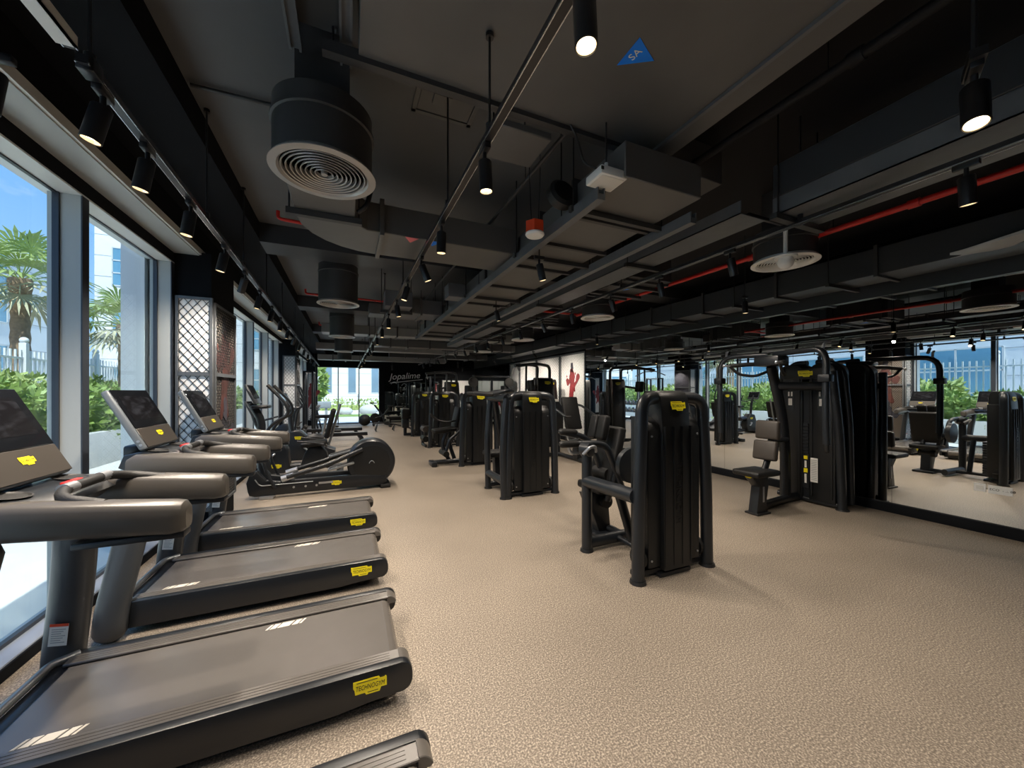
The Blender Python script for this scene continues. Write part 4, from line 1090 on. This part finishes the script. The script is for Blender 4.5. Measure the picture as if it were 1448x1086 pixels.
# --- cable station and rack at the far right
def cable_station(label, loc, rz=0.0):
    t = thing('cable_station', label, 'weight machine', loc, rz)
    for x in (-.85, .85):
        MB().bx(x-.20, x+.20, -.16, .16, .04, 1.85, .04, 2).build('weight_column', 'shroud', t)
        bar(t, 'guide_post', [(x, -.24, .03), (x, -.24, 2.25)], .04, 'frame_black')
        MB().bx(x-.28, x+.28, -.3, .22, 0, .05, .01).build('base_plate', 'frame_black', t)
        MB().lathe([(.16, -.05), (.20, -.04), (.20, .04), (.16, .05)], 28, Matrix.Translation((x, -.24, 1.98)) @ rot('X', 90)).build('pulley_head', 'grip', t)
        bar(t, 'cable_handle', [(x-.08, -.34, 1.2), (x-.08, -.38, 1.32), (x+.08, -.38, 1.32), (x+.08, -.34, 1.2)], .014, 'silver', .02)
    bar(t, 'top_bar', [(-.85, -.24, 2.22), (.85, -.24, 2.22)], .04, 'frame_black')
    return t
cable_station('wide cable station with two weight columns near the far right wall', (5.3, 14.4, 0), R(10))
def squat_rack(label, loc, rz=0.0):
    t = thing('squat_rack', label, 'rack', loc, rz)
    for x in (-.6, .6):
        for y in (-.5, .5): MB().bx(x-.04, x+.04, y-.04, y+.04, 0, 2.3, .005).build('post', 'frame_black', t)
        MB().bx(x-.035, x+.035, -.5, .5, 0, .08).build('base_beam', 'frame_black', t)
        MB().bx(x-.035, x+.035, -.5, .5, 2.24, 2.30).build('top_beam', 'frame_black', t)
    for y in (-.5, .5): MB().bx(-.6, .6, y-.03, y+.03, 2.24, 2.30).build('cross_bar', 'frame_black', t)
    bb = thing('barbell', 'silver barbell with round black plates racked on ' + label.split(' in the')[0], 'barbell', (loc[0], loc[1]-.56, 1.33), rz)
    MB().tube([(-1.05, 0, 0), (1.05, 0, 0)], .014, 12).build('bar', 'chrome', bb)
    for x in (-.82, .82): MB().cyl((x-.03, 0, 0), (x+.03, 0, 0), .22, .22, 32).build('weight_plate', 'grip', bb)
    for x in (-.6, .6): MB().bx(x-.03, x+.03, -.60, -.5, 1.27, 1.315).build('bar_hook', 'frame_black', t)
    return t
squat_rack('black squat rack in the far right corner', (4.0, 17.3, 0))
lat_tower('tall black cable tower beyond the farthest weight machine', (3.9, 14.9, 0))
# ------------------------------------------------------------------ ceiling services
def rod(t, x, y, z0, z1=CZ, r=.006, m='track'): return MB().tube([(x, y, z0), (x, y, z1)], r, 8).build('hanger_rod', m, t)
def box_run(name, label, cat, x0, x1, y0, y1, z0, z1, m='duct', flanges=(), hang=(), axis='y', fl=.03, group=None, fm='duct_dark'):
    t = thing(name, label, cat, ((x0+x1)/2, (y0+y1)/2, z0), 0, group)
    cx, cy = (x0+x1)/2, (y0+y1)/2
    MB().bx(x0-cx, x1-cx, y0-cy, y1-cy, 0, z1-z0, .006, 1).build('duct_body', m, t)
    for f in flanges:
        if axis == 'y': b = MB().bx(x0-cx-fl, x1-cx+fl, f-cy-.018, f-cy+.018, -fl, z1-z0+fl)
        else: b = MB().bx(f-cx-.018, f-cx+.018, y0-cy-fl, y1-cy+fl, -fl, z1-z0+fl)
        b.build('flange', fm, t)
    for h in hang:
        if axis == 'y':
            MB().bx(x0-cx-.12, x1-cx+.12, h-cy-.02, h-cy+.02, -.045, -.005).build('hanger_strut', 'duct_dark', t)
            for x in (x0-cx-.09, x1-cx+.09): rod(t, x, h-cy, -.05, CZ-z0, .006)
        else:
            MB().bx(h-cx-.02, h-cx+.02, y0-cy-.12, y1-cy+.12, -.045, -.005).build('hanger_strut', 'duct_dark', t)
            for yy in (y0-cy-.09, y1-cy+.09): rod(t, h-cx, yy, -.05, CZ-z0, .006)
    return t
# big supply duct overhead with the SA mark
sa = thing('supply_duct', 'huge flat grey supply duct overhead carrying the blue SA triangle', 'air duct', (1.08, 0, 3.34))
MB().bx(-1.03, .93, -2.5, 2.10, 0, .30, .004, 1).build('duct_body', 'duct', sa)
MB().bx(.93, 1.09, -2.5, 2.06, -.012, .30, .004, 1).build('edge_flange', 'duct', sa)
MB().bx(.918, .942, -2.5, 2.06, -.022, 0).build('seam_strip', 'duct_steel', sa)
MB().bx(-1.20, .98, 2.08, 2.13, -.03, .03).build('end_strut', 'duct_dark', sa)
for x in (-1.15, -.3, .5): rod(sa, x, 2.105, .0, CZ-3.34)
st = thing('duct_sticker', 'blue triangle sticker with white letters SA under the big duct', 'sticker', (1.365, 1.50, 3.338))
MB().prism([(-.055, -.08), (-.055, .09), (.105, -.01)], 'z', -.0015, .001).build('triangle', 'blue_sticker', st)
# text readable from below: looking up, x right and y... mirrored
Mt = Matrix.Translation((-.012, .0, -.003)) @ rot('X', 180) @ rot('Z', 80)
text_obj('lettering', text_mesh('sa_letters', 'SA', .058, 'white_letter', depth=.0006), st, Mt)

# short raised duct with strut channels ending at the first diffuser
t = box_run('supply_duct', 'narrow duct between strut channels above the nearest round diffuser', 'air duct', -.27, -.02, -2.5, 2.15, 3.46, 3.62, 'duct_dark')
for x in (-.11, .135):
    f = MB().bx(x-.022, x+.022, -2.3, 2.45, -.035, .004).bx(x-.03, x-.018, -2.3, 2.45, -.05, -.03).bx(x+.018, x+.03, -2.3, 2.45, -.05, -.03)
    f.build('strut_channel', 'duct_steel', t)

# round ceiling diffusers on drums
def diffuser(label, x, y, z=2.9, drum_top=3.46, r=.268, grille_m='grille', group=None, neck=True):
    t = thing('ceiling_diffuser', label, 'air diffuser', (x, y, z), 0, group)
    d = MB().lathe([(r, .03), (r, drum_top-z-.12), (r+.012, drum_top-z-.115), (r+.012, drum_top-z-.095), (r, drum_top-z-.09), (r, drum_top-z)], 48)
    d.build('drum', 'duct_dark', t)
    if neck: MB().bx(-.14, .14, -.14, .14, drum_top-z-.01, CZ-z).build('neck', 'duct_dark', t)
    ro = MB().lathe([(r-.01, .05), (r, .03), (r+.022, .006), (r+.022, 0), (r-.02, -.004), (r-.035, .012), (r-.03, .05)], 56, caps=False).build('outer_ring', grille_m, t)
    for k in range(9):
        a = (r-.04)*(1-k/9.0)
        if a < .03: continue
        MB().lathe([(a, .0), (a+.002, .004), (a-.006, .022), (a-.010, .022), (a-.006, .003), (a, .0)], 40, caps=False).build('grille_ring', grille_m, ro)
    MB().lathe([(.018, .0), (.018, .03), (.001, .03)], 16).build('centre_boss', grille_m, ro)
    MB().lathe([(r-.02, .030), (r-.02, .032)], 32).build('inner_baffle', 'shroud', ro)
    s = MB()
    for q in range(4):
        s.box((0, 0, .04), (2*(r-.03), .008, .006), 0, 1, rot('Z', 45*q))
    s.build('spider', 'duct_dark', ro)
    return t
ords = ('nearest', 'second', 'third', 'fourth', 'fifth')
for k, y in enumerate((2.50, 6.12, 9.72, 13.3, 16.9)):
    diffuser('%s round diffuser on a black drum in the row left of the middle track' % ords[k], -.13, y, drum_top=3.26 if k == 0 else 3.46, group='round diffusers along the window side')
for k, y in enumerate((2.34, 5.43, 8.5, 11.6)):
    diffuser('%s round white-ringed diffuser on the mirror side of the ceiling' % ords[k], 4.04, y, 2.9, 3.2, grille_m='white_plastic', group='round diffusers along the mirror side')

# branch duct swinging round below the ceiling behind the nearest diffuser
def elbow_branch(name, label, x, y0, y1, xe, z0, z1, w=.42):
    """runs from (x,y0) along +y, turns to +x at y1, ends at xe"""
    t = thing(name, label, 'air duct', (x, y0, z0))
    Y = y1-y0
    out = [(-w/2, 0), (-w/2, Y-.42)] + [(-w/2+.62-.62*math.cos(R(a)), Y-.42+.62*math.sin(R(a))) for a in (15, 30, 45, 60, 75)] + [(-w/2+.62, Y+.20), (xe-x, Y+.20), (xe-x, Y-.36), (w/2+.10, Y-.36), (w/2, Y-.46), (w/2, 0)]
    MB().prism(out, 'z', 0, z1-z0, .006, 1).build('duct_body', 'duct' if 'second' not in label else 'duct_steel', t)
    MB().bx(-w/2-.05, w/2+.05, .33, .38, -.05, -.005).build('hanger_strut', 'duct_dark', t)
    for sx in (-w/2-.03, w/2+.03): rod(t, sx, .355, -.05, CZ-z0)
    MB().bx(w/2+.20, w/2+.235, Y-.39, Y+.23, -.03, z1-z0+.03).build('flange', 'duct', t)
    return t
elbow_branch('branch_duct', 'grey duct elbow hanging just behind the nearest round diffuser', -.16, 2.84, 3.75, 1.56, 2.97, 3.22)
elbow_branch('branch_duct', 'second curved branch duct across the ceiling behind the first', .75, 6.2, 7.0, 1.56, 2.97, 3.22)
cn = MB().tube([(.14, 3.05, 3.28), (.17, 3.05, 3.18), (.13, 3.06, 3.02), (.07, 3.1, 2.98)], .018, 10, .1)
tag(cn.build('flexible_hose', 'cable'), 'black flexible hose hanging beside the grey duct elbow', 'hose')

# main rectangular duct down the middle
box_run('main_duct', 'long rectangular duct with flanges running down the middle of the ceiling', 'air duct', 1.59, 2.26, 1.85, 9.2, 2.95, 3.18, 'duct', [2.4, 2.95, 3.6, 4.4, 5.4, 6.4, 7.4, 8.4], [2.3, 3.3, 5.0, 7.0, 8.9])
box_run('transfer_duct', 'dark duct box joining the supply duct to the middle duct', 'air duct', 1.92, 2.86, 2.14, 2.45, 3.33, 3.62, 'duct')
tf = box_run('transfer_duct', 'light flap of duct at the end of the huge supply duct', 'air duct', .86, 1.24, 2.16, 2.5, 3.27, 3.32, 'duct')
rod(tf, -.12, .1, .04, CZ-3.27); rod(tf, .12, .1, .04, CZ-3.27)
for sx in (1.52, 2.36):
    o = MB().bx(sx-.03, sx+.03, 2.0, 9.2, 2.86, 2.90).bx(sx-.03, sx-.02, 2.0, 9.2, 2.90, 2.94).bx(sx+.02, sx+.03, 2.0, 9.2, 2.90, 2.94).build('strut_channel', 'duct_steel')
    tag(o, 'long steel strut channel under the %s edge of the middle duct' % ('window-side' if sx < 2 else 'mirror-side'), 'channel', 'strut channels under the middle duct')
    for y in (2.5, 4.5, 6.5, 8.7): rod(o, sx, y, 2.88, CZ, .005)

# right-hand duct with steel tray under it
box_run('side_duct', 'dark overhead duct near the camera above the steel cable tray', 'air duct', 2.88, 3.5, -2.4, 1.75, 3.03, 3.27, 'beam_black', [-.9, .6])
ct = thing('cable_tray', 'scratched steel cable tray along the underside of the dark overhead duct', 'cable tray', (2.95, -.3, 2.90))
MB().bx(-.07, -.062, -2.1, 2.05, 0, .125).bx(-.07, .40, -2.1, 2.05, 0, .008).build('tray', 'duct_steel', ct)
rod(ct, -.09, 2.0, -.05, .75); rod(ct, .40, 2.0, -.05, .75)
MB().bx(-.14, .46, 1.98, 2.03, -.05, -.01).build('hanger_strut', 'duct_dark', ct)
ct = thing('cable_tray', 'steel cable tray continuing down the room beyond the hanger rods', 'cable tray', (2.80, 6.1, 2.96))
MB().bx(-.06, -.052, -4.2, 5, 0, .10).bx(-.06, .24, -4.2, 5, 0, .008).build('tray', 'duct_steel', ct)
for y in (-3, -1, 1, 3):
    MB().bx(-.14, .32, y-.02, y+.02, -.045, -.005).build('hanger_strut', 'duct_dark', ct)
    rod(ct, -.11, y, -.05, CZ-2.96); rod(ct, .29, y, -.05, CZ-2.96)
# duct by the mirror wall
box_run('mirror_side_duct', 'long flanged duct running above the mirrors', 'air duct', 5.85, 6.36, -2.4, 15, 3.02, 3.34, 'beam_black', [2.35, 3.5, 4.75, 6.0, 7.3, 8.6, 9.9], [2.8, 4.1, 5.4, 6.7, 8.0, 9.3])
# curved fairing, window light painted in, under the near end of the mirror-side duct
fr = thing('duct_fairing', 'curved duct fairing with window light painted in, high on the right above the mirrors', 'air duct', (5.85, 1.75, 3.03))
secs = []
N = 24
for i in range(N+1):
    f = i/N
    y = -2.2*f
    w = .02+.20*(1-math.exp(-(f/.16)**2))-.06*f
    b = .10*math.exp(-((f-.16)/.07)**2)
    x0 = -.12*(1-math.exp(-(f/.12)**2)); x1 = x0+w+b
    z0 = .02+.20*f-.02*math.sin(f*9)
    secs.append([(x0, y, z0), ((x0+x1)/2, y, z0-.035-.25*b), (x1, y, z0-.03), (x1, y, z0+.03), ((x0+x1)/2, y, z0+.03), (x0, y, z0+.025)])
MB().rings(secs).build('fairing', 'duct_window_lit', fr, ang=60)
rod(fr, -.06, -.5, .1, CZ-3.03); rod(fr, -.06, -1.5, .2, CZ-3.03)

# pipes
def pipe(label, pts, r=.022, m='red', couplings=(), name='sprinkler_pipe', hang=()):
    P = [Vector(p) for p in pts]
    t = thing(name, label, 'pipe', tuple(P[0]))
    Q = [tuple(p-P[0]) for p in P]
    MB().tube(Q, r, 12, .05).build('pipe', m, t)
    for c in couplings:
        p = P[0].lerp(P[-1], c)-P[0]; d = (P[-1]-P[0]).normalized()
        MB().tube([tuple(p-d*.035), tuple(p+d*.035)], r*1.35, 14).build('coupling', m, t)
    for c in hang:
        p = P[0].lerp(P[-1], c)-P[0]
        rod(t, p.x, p.y, p.z, CZ-P[0].z, .005)
    return t
pipe('long red sprinkler pipe running high above the mirror side', [(4.13, -1.5, 3.10), (4.12, 6.2, 3.10)], .026, 'red', (.38, .55, .72), hang=(.2, .45, .7, .95))
pipe('short red pipe with a sprinkler elbow left of the nearest duct elbow', [(-.68, 4.62, 3.52), (-.68, 4.62, 3.44), (.20, 4.66, 3.42)], .018, hang=(.4,))
pipe('thin red cross pipe behind the second round diffuser', [(-.72, 7.85, 3.50), (-.72, 7.85, 3.42), (.95, 7.85, 3.40)], .018)
pipe('thin red cross pipe behind the third round diffuser', [(-.72, 11.4, 3.50), (-.72, 11.4, 3.42), (1.3, 11.4, 3.40)], .018)
pipe('red branch pipe crossing between the middle duct and the long red pipe', [(2.7, 6.2, 3.12), (4.12, 6.2, 3.12)], .02)
pipe('black conduit high on the right beyond the huge supply duct', [(2.53, -1.5, 3.42), (2.53, 5.0, 3.42)], .03, 'ceiling_black', (.4, .7), 'conduit', hang=(.3, .42, .6))
pipe('thin black conduit across the ceiling in front of the window-side track', [(-.95, 3.10, 3.62), (-.30, 3.08, 3.62)], .014, 'duct_dark', (), 'conduit')
pipe('black conduit running above the window side of the middle duct', [(1.35, 2.1, 3.35), (1.35, 9, 3.35)], .016, 'duct_dark', (), 'conduit', hang=(.1, .4, .8))

# ceiling beams and cross ducts far down the room
for k, y in enumerate((5.35, 9.05, 12.7, 16.3)):
    struct('trim_ceiling_beam_%d' % (k+1), MB().bx(-.98, MX, y, y+.45, 3.42, CZ), 'beam_black')
for k, (y, x0, x1, z0, m) in enumerate(((8.2, .4, 2.6, 3.22, 'duct'), (10.3, -.6, 4.6, 3.08, 'duct_grey'), (12.0, .6, 5.4, 3.0, 'duct'), (14.2, -1.0, 4.4, 3.06, 'duct_grey'), (15.4, 1.5, 5.6, 2.98, 'duct_dark'), (18.0, -1.2, 4.4, 3.0, 'duct_grey'))):
    box_run('cross_duct', '%s of the cross ducts counted from the camera, spanning the far ceiling' % ('first', 'second', 'third', 'fourth', 'fifth', 'last')[k], 'air duct', x0, x1, y, y+.45, z0, z0+.22, m, [x0+.6, x0+1.8, x1-.5], [x0+1.1, x1-.9], 'x', group='cross ducts under the far ceiling')
for k, (x, y) in enumerate(((3.5, 3.6), (3.5, 6.4), (3.5, 9.15), (3.5, 12.55))):
    o = box_run('fan_coil_unit', 'dark boxed fan unit under the ceiling, %s from the camera' % ords[k], 'fan unit', x-.3, x+.35, y, y+1.0, 3.02+.03*k, 3.4, 'duct_dark', [y+.1, y+.9], [y+.3, y+.7], group='boxed fan units')
mbx = box_run('junction_box', 'small steel duct box on the near side of the second branch duct', 'air duct', 1.28, 1.52, 5.1, 5.35, 2.93, 3.12, 'duct_steel')
# access hatch on the ceiling
hc = thing('ceiling_hatch', 'square access hatch in the ceiling behind the nearest round diffuser', 'hatch', (.64, 2.55, CZ))
f = MB()
for a in (0, 90, 180, 270):
    b = MB()
f.bx(-.22, .22, -.22, -.19, -.012, 0).bx(-.22, .22, .19, .22, -.012, 0).bx(-.22, -.19, -.22, .22, -.012, 0).bx(.19, .22, -.22, .22, -.012, 0)
f.build('frame', 'duct', hc); MB().bx(-.185, .185, -.185, .185, -.006, 0).bx(-.1, .02, -.03, .07, -.03, -.005).build('lid', 'duct', hc)

# hung emergency light, red beacon, speaker, camera
el = thing('emergency_light', 'white boxy light hanging at the end of the huge supply duct', 'light', (1.52, 1.95, 2.97))
MB().box((0, 0, 0), (.20, .17, .055), .008, 2).build('housing', 'white_plastic', el)
MB().box((0, 0, -.029), (.17, .14, .004), .002, 1).build('diffuser_plate', 'paper', el)
MB().box((-.095, -.088, .002), (.02, .003, .02), 0).build('indicator', 'ink', el)
MB().tube([(.0, .0, .02), (0, 0, .10)], .012, 10).build('stem', 'white_plastic', el)
MB().tube([(0, 0, .10), (0, 0, .36)], .006, 8).build('hanger_rod', 'track', el)
MB().tube([(.02, 0, .05), (-.10, .1, .12), (-.14, .12, .30), (-.2, .12, .38)], .007, 8, .06).build('cable', 'cable', el)
rb = thing('fire_beacon', 'red hexagonal fire beacon with a white lens hanging from the ceiling', 'beacon', (1.36, 2.64, 2.86))
MB().lathe([(.078, .0), (.078, .085), (.06, .09)], 6).build('base', 'red_orange', rb, ang=20)
MB().lathe([(.074, .0), (.076, -.012), (.066, -.024), (.02, -.028)], 28).build('lens', 'white_plastic', rb)
for x in (-.03, .03): MB().tube([(x, 0, .09), (x*1.6, 0, .45), (x*1.6, 0, CZ-2.86)], .004, 6).build('hanger_wire', 'track', rb)
sp = thing('ceiling_speaker', 'round black speaker beside the middle duct behind the white boxy light', 'speaker', (1.47, 2.42, 3.08))
MB().lathe([(.09, -.05), (.11, -.03), (.11, .03), (.085, .05)], 28, rot('X', 75)).build('cabinet', 'grip', sp)
MB().lathe([(.085, -.052), (.02, -.04)], 24, rot('X', 75)).build('cone', 'shroud', sp)
MB().tube([(0, 0, .1), (0, 0, CZ-3.08)], .006, 8).build('hanger_rod', 'track', sp)
cm = thing('dome_camera', 'white dome camera hanging on a white pole below the mirror-side diffuser', 'camera', (3.52, 2.03, 2.74))
MB().sphere((0, 0, 0), .062, 22, 14).lathe([(.085, .035), (.088, .05), (.05, .062)], 26).build('dome', 'white_plastic', cm)
MB().tube([(0, 0, .05), (0, 0, .30)], .017, 12).lathe([(.04, .29), (.04, .31)], 18).build('pole', 'white_plastic', cm)
MB().bx(-.5, .06, -.012, .012, .31, .335).build('bracket', 'track', cm)
MB().tube([(0, 0, .33), (0, 0, CZ-2.74)], .008, 8).build('hanger_rod', 'track', cm)
for k, (x, y, z, m, lab) in enumerate(((.52, 3.43, 2.966, 'pink_sticker', 'pink triangle sticker under the near branch duct'), (.72, 3.43, 2.966, 'blue_sticker', 'blue triangle sticker under the near branch duct beside the pink one'),
                                   (3.5, 4.1, 3.015, 'blue_sticker', 'small blue triangle sticker under the nearest boxed fan unit'))):
    tag(MB().prism([(-.06, -.05), (.06, -.05), (0, .07)], 'z', -.0015, 0).build('duct_sticker', m, loc=(x, y, z)), lab, 'sticker')

# ------------------------------------------------------------------ lighting tracks with spots
def track(label, p0, p1, z, rods=(), coupler=None):
    a, b = Vector((*p0, z)), Vector((*p1, z))
    d = b-a; L = d.length; ang = math.atan2(d.y, d.x)
    t = thing('light_track', label, 'light track', tuple(a), ang)
    MB().bx(0, L, -.018, .018, 0, .034).build('rail', 'track', t)
    MB().bx(0, L, -.0205, -.0165, -.001, .006).bx(0, L, .0165, .0205, -.001, .006).build('rail_edge', 'track_line', t)
    for r in rods:
        q = a+d*(r/L)
        zt = (3.337 if .06 < q.x < 2.1 and q.y < 2.0 else CZ)-z
        MB().tube([(r, 0, .03), (r, 0, zt)], .0065, 8).build('hanger_rod', 'track', t)
        MB().lathe([(.018, .03), (.018, .07), (.008, .075)], 14, Matrix.Translation((r, 0, 0))).build('hanger_clip', 'track', t)
        MB().lathe([(.02, zt-.02), (.02, zt)], 12, Matrix.Translation((r, 0, 0))).build('ceiling_cup', 'track', t)
    if coupler is not None:
        MB().bx(coupler-.035, coupler+.035, -.026, .026, -.012, .045, .004).build('coupler', 'track', t)
    return t, (lambda s: a+d*(s/L)), ang
SPM = [('adapter', MB().bx(-.05, .05, -.016, .016, -.03, 0, .004).mesh('adapter', 'track')),
       ('stem', MB().tube([(0, 0, -.03), (0, 0, -.075)], .010, 10).mesh('stem', 'track')),
       ('can', MB().lathe([(.010, -.070), (.030, -.072), (.034, -.078), (.034, -.222), (.031, -.224), (.029, -.21), (.020, -.185)], 28).mesh('can', 'track')),
       ('reflector', MB().lathe([(.0285, -.2215), (.022, -.200), (.018, -.190)], 24, caps=False).mesh('reflector', 'reflector')),
       ('lens', MB().lathe([(.024, -.207), (.001, -.209)], 18).mesh('lens', 'lamp_glow'))]
LAMPS = {}
def lamp(power, color, size):
    key = (power, color, size)
    if key not in LAMPS:
        l = bpy.data.lights.new('spot_lamp', 'SPOT'); l.energy = power; l.color = color; l.spot_size = R(size); l.spot_blend = 1.0; l.shadow_soft_size = .03
        LAMPS[key] = l
    return LAMPS[key]
WARM = (1.0, .87, .73)
POWER = 80
def spot(label, p, yaw=0.0, tilt=0.0, tdir=0.0, power=None, group=None, size=130, big=1.0, light=True):
    t = thing('track_spotlight', label, 'spotlight', p, yaw, group)
    t.scale = (big, big, big)
    T = Matrix.Translation((0, 0, -.06)) @ Matrix.Rotation(R(tdir)-yaw, 4, 'Z') @ Matrix.Rotation(R(-tilt), 4, 'Y') @ Matrix.Translation((0, 0, .06))
    can = None
    for n, me in SPM:
        o = bpy.data.objects.new(n, me); COL.objects.link(o)
        o.parent = can if n in ('reflector', 'lens') else t
        if n == 'can': can = o; o.matrix_local = T
    if light:
        L = bpy.data.objects.new('spot_lamp', lamp(POWER if power is None else power, WARM, size)); COL.objects.link(L)
        L.parent = can; L.location = (0, 0, -.228)
    return t
num = ('first', 'second', 'third', 'fourth', 'fifth', 'sixth', 'seventh', 'eighth', 'ninth', 'tenth', 'eleventh', 'twelfth', 'thirteenth', 'fourteenth', 'fifteenth', 'sixteenth', 'seventeenth', 'eighteenth')

tm, pm, am = track('black light track running down the middle of the ceiling', (.66, -1.6), (.46, 20.0), 2.83, [.6, 3.3, 4.1, 6.2, 8.4, 10.6, 12.8, 15, 17.2, 19.4])
tl, pl, al = track('black light track along the window side of the ceiling', (-.91, 1.92), (-1.27, 20.0), 2.83, [.05, 1.45, 2.6, 3.9, 5.4, 7.4, 9.6, 12, 14.6, 17], .05)
te, pe, ae = track('short near light track with window light painted on its edge above the nearest window', (-.91, -1.4), (-.91, 1.86), 2.83, [.6, 2.0])
MB().bx(0, 3.24, -.028, .028, -.006, -.001).bx(0, 3.24, -.028, -.0185, -.006, .034).build('window_lit_edge', 'alu_bright', te)  # bright strip paints window light onto the near rail
tr_, pr, ar = track('black light track on the mirror side of the ceiling', (3.05, -1.6), (2.98, 17.5), 2.83, [.8, 3.25, 5.2, 7.4, 9.6, 11.8, 14, 16.4])
def row(fn, yaw, y_off, ys, where, tilts, group, pw=None):
    for k, y in enumerate(ys):
        tl_, td = tilts[k % len(tilts)]
        spot('black cylinder spotlight on the %s light track, %s from the camera' % (where, num[k]), tuple(fn(y-y_off)), yaw, tl_, td, group=group, power=(pw*.6 if 'mirror' in where and k < 3 else pw))
row(pm, am, -1.6, [-.75, .92, 1.77, 2.68, 3.45, 4.25, 5.2, 6.2, 7.3, 8.5, 9.8, 11.2, 12.7, 14.3, 16.0, 17.8], 'middle', [(4, -90), (4, -90), (3, 0), (3, 90), (22, 0), (14, 180), (10, 0)], 'spotlights on the middle track', 115)  # the spot behind the camera is unseen, added to brighten the floor
row(pl, al, 1.92, [2.06, 2.45, 3.05, 3.85, 4.6, 5.4, 6.3, 7.2, 8.2, 9.3, 10.5, 11.8, 13.2, 14.8, 16.6], 'window-side', [(13, 185), (11, 170), (8, 190), (12, 180), (30, 130)], 'spotlights on the window-side track', 105)
row(pr, ar, -1.6, [-1.2, -.3, .85, 2.2, 3.0, 3.8, 4.7, 5.6, 6.5, 7.4, 8.3, 9.2, 10.2, 11.2, 12.4, 13.6, 15.0, 16.4], 'mirror-side', [(14, 0), (14, 0), (9, 0), (20, 0), (18, 0), (24, 0), (20, 20), (26, 0)], 'spotlights on the mirror-side track', 88)  # unseen spots behind the camera are added to light the right floor
_s = spot('black spotlight hanging on its own rod close above the nearest window', (-1.20, 2.04, 2.86), 0, 8, 180)
MB().tube([(0, 0, 0), (0, 0, .58)], .008, 8).build('hanger_rod', 'track', _s)
spot('large tilted spotlight in the top right corner on its own hanger rod', (2.22, .60, 2.86), .4, 16, 200, big=1.15)
MB().tube([(0, 0, 0), (0, 0, .7)], .008, 8).bx(-.07, .07, -.02, .02, -.01, .02).build('hanger_rod', 'track', bpy.data.objects[[o.name for o in bpy.data.objects if o.name.startswith('track_spotlight')][-1]])
for k, (x, y, lab) in enumerate(((1.60, 3.02, 'tilted spotlight under the middle duct below the red beacon'), (1.95, 5.0, 'tilted spotlight under the middle duct, farther back'), (4.7, 3.2, 'spotlight high above the seated pull machine'),
                                (4.9, 6.6, 'spotlight near the mirrors in the middle of the room'), (5.2, 10.2, 'spotlight washing the red figure panel beyond the mirrors'), (5.2, 11.9, 'spotlight washing the plain lattice panel second from the mirrors'), (5.2, 13.6, 'spotlight washing the third lattice panel from the mirrors'), (4.3, 15.5, 'spotlight near the far dark mirrors'), (5.4, 18.6, 'bright spotlight in the far right corner'), (1.9, 18.4, 'spotlight in front of the script sign'))):
    s = spot(lab, (x, y, 2.84), 0, 14 if k < 2 else (42 if 'washing' in lab else (38 if 'corner' in lab else 3)), 80 if 'corner' in lab else 0, power=200 if 'washing' in lab else (150 if 'corner' in lab else None))
    MB().tube([(0, 0, 0), (0, 0, (.08 if k < 2 else CZ-2.84))], .006, 8).build('hanger_rod', 'track', s)

# ------------------------------------------------------------------ camera, daylight, exposure
cd = bpy.data.cameras.new('camera'); cam = bpy.data.objects.new('camera', cd); COL.objects.link(cam)
cam.location = (0, 0, 1.6); cam.rotation_euler = (R(90), 0, R(-23.75))
cd.sensor_width = 36; cd.sensor_fit = 'HORIZONTAL'; cd.lens = 527/1448*36; cd.shift_y = 11/1448; cd.clip_start = .02; cd.clip_end = 500
scene.camera = cam
sun = bpy.data.lights.new('sun', 'SUN'); sun.energy = 6.0; sun.angle = R(.6); sun.color = (1, .95, .87)
so = bpy.data.objects.new('sun', sun); COL.objects.link(so)
so.rotation_euler = Vector((-.12, .9, -1.45)).to_track_quat('-Z', 'Y').to_euler()
w = bpy.data.worlds.new('sky'); scene.world = w; w.use_nodes = True
nt = w.node_tree; bg = nt.nodes['Background']
tc = nt.nodes.new('ShaderNodeTexCoord')
sp_ = nt.nodes.new('ShaderNodeSeparateXYZ'); nt.links.new(tc.outputs['Generated'], sp_.inputs[0])
gr = nt.nodes.new('ShaderNodeValToRGB'); el = gr.color_ramp.elements
el[0].position = 0.0; el[0].color = (.62, .78, .93, 1); el[1].position = 1.0; el[1].color = (.13, .32, .78, 1)
e = el.new(.12); e.color = (.42, .66, .95, 1); e = el.new(.40); e.color = (.20, .45, .90, 1)
nt.links.new(sp_.outputs['Z'], gr.inputs[0])
n = nt.nodes.new('ShaderNodeTexNoise'); n.inputs['Scale'].default_value = 2.6; n.inputs['Detail'].default_value = 7; n.inputs['Roughness'].default_value = .6
mpp = nt.nodes.new('ShaderNodeMapping'); mpp.inputs['Scale'].default_value = (1, 1, 2.6)
nt.links.new(tc.outputs['Generated'], mpp.inputs[0]); nt.links.new(mpp.outputs[0], n.inputs['Vector'])
cr = nt.nodes.new('ShaderNodeValToRGB'); cr.color_ramp.elements[0].position = .60; cr.color_ramp.elements[1].position = .82
nt.links.new(n.outputs['Fac'], cr.inputs[0])
mx = nt.nodes.new('ShaderNodeMix'); mx.data_type = 'RGBA'; mx.inputs[7].default_value = (.95, .96, .98, 1)
nt.links.new(cr.outputs['Color'], mx.inputs[0]); nt.links.new(gr.outputs[0], mx.inputs[6]); nt.links.new(mx.outputs[2], bg.inputs[0])
bg.inputs[1].default_value = 1.3
vs = scene.view_settings; vs.view_transform = 'Standard'; vs.look = 'None'; vs.gamma = 1; vs.exposure = 0.05; vs.use_curve_mapping = False
scene.cycles.max_bounces = 8; scene.cycles.diffuse_bounces = 4; scene.cycles.glossy_bounces = 6; scene.cycles.transparent_max_bounces = 16
scene.cycles.sample_clamp_indirect = 6.0; scene.cycles.caustics_reflective = False; scene.cycles.caustics_refractive = False
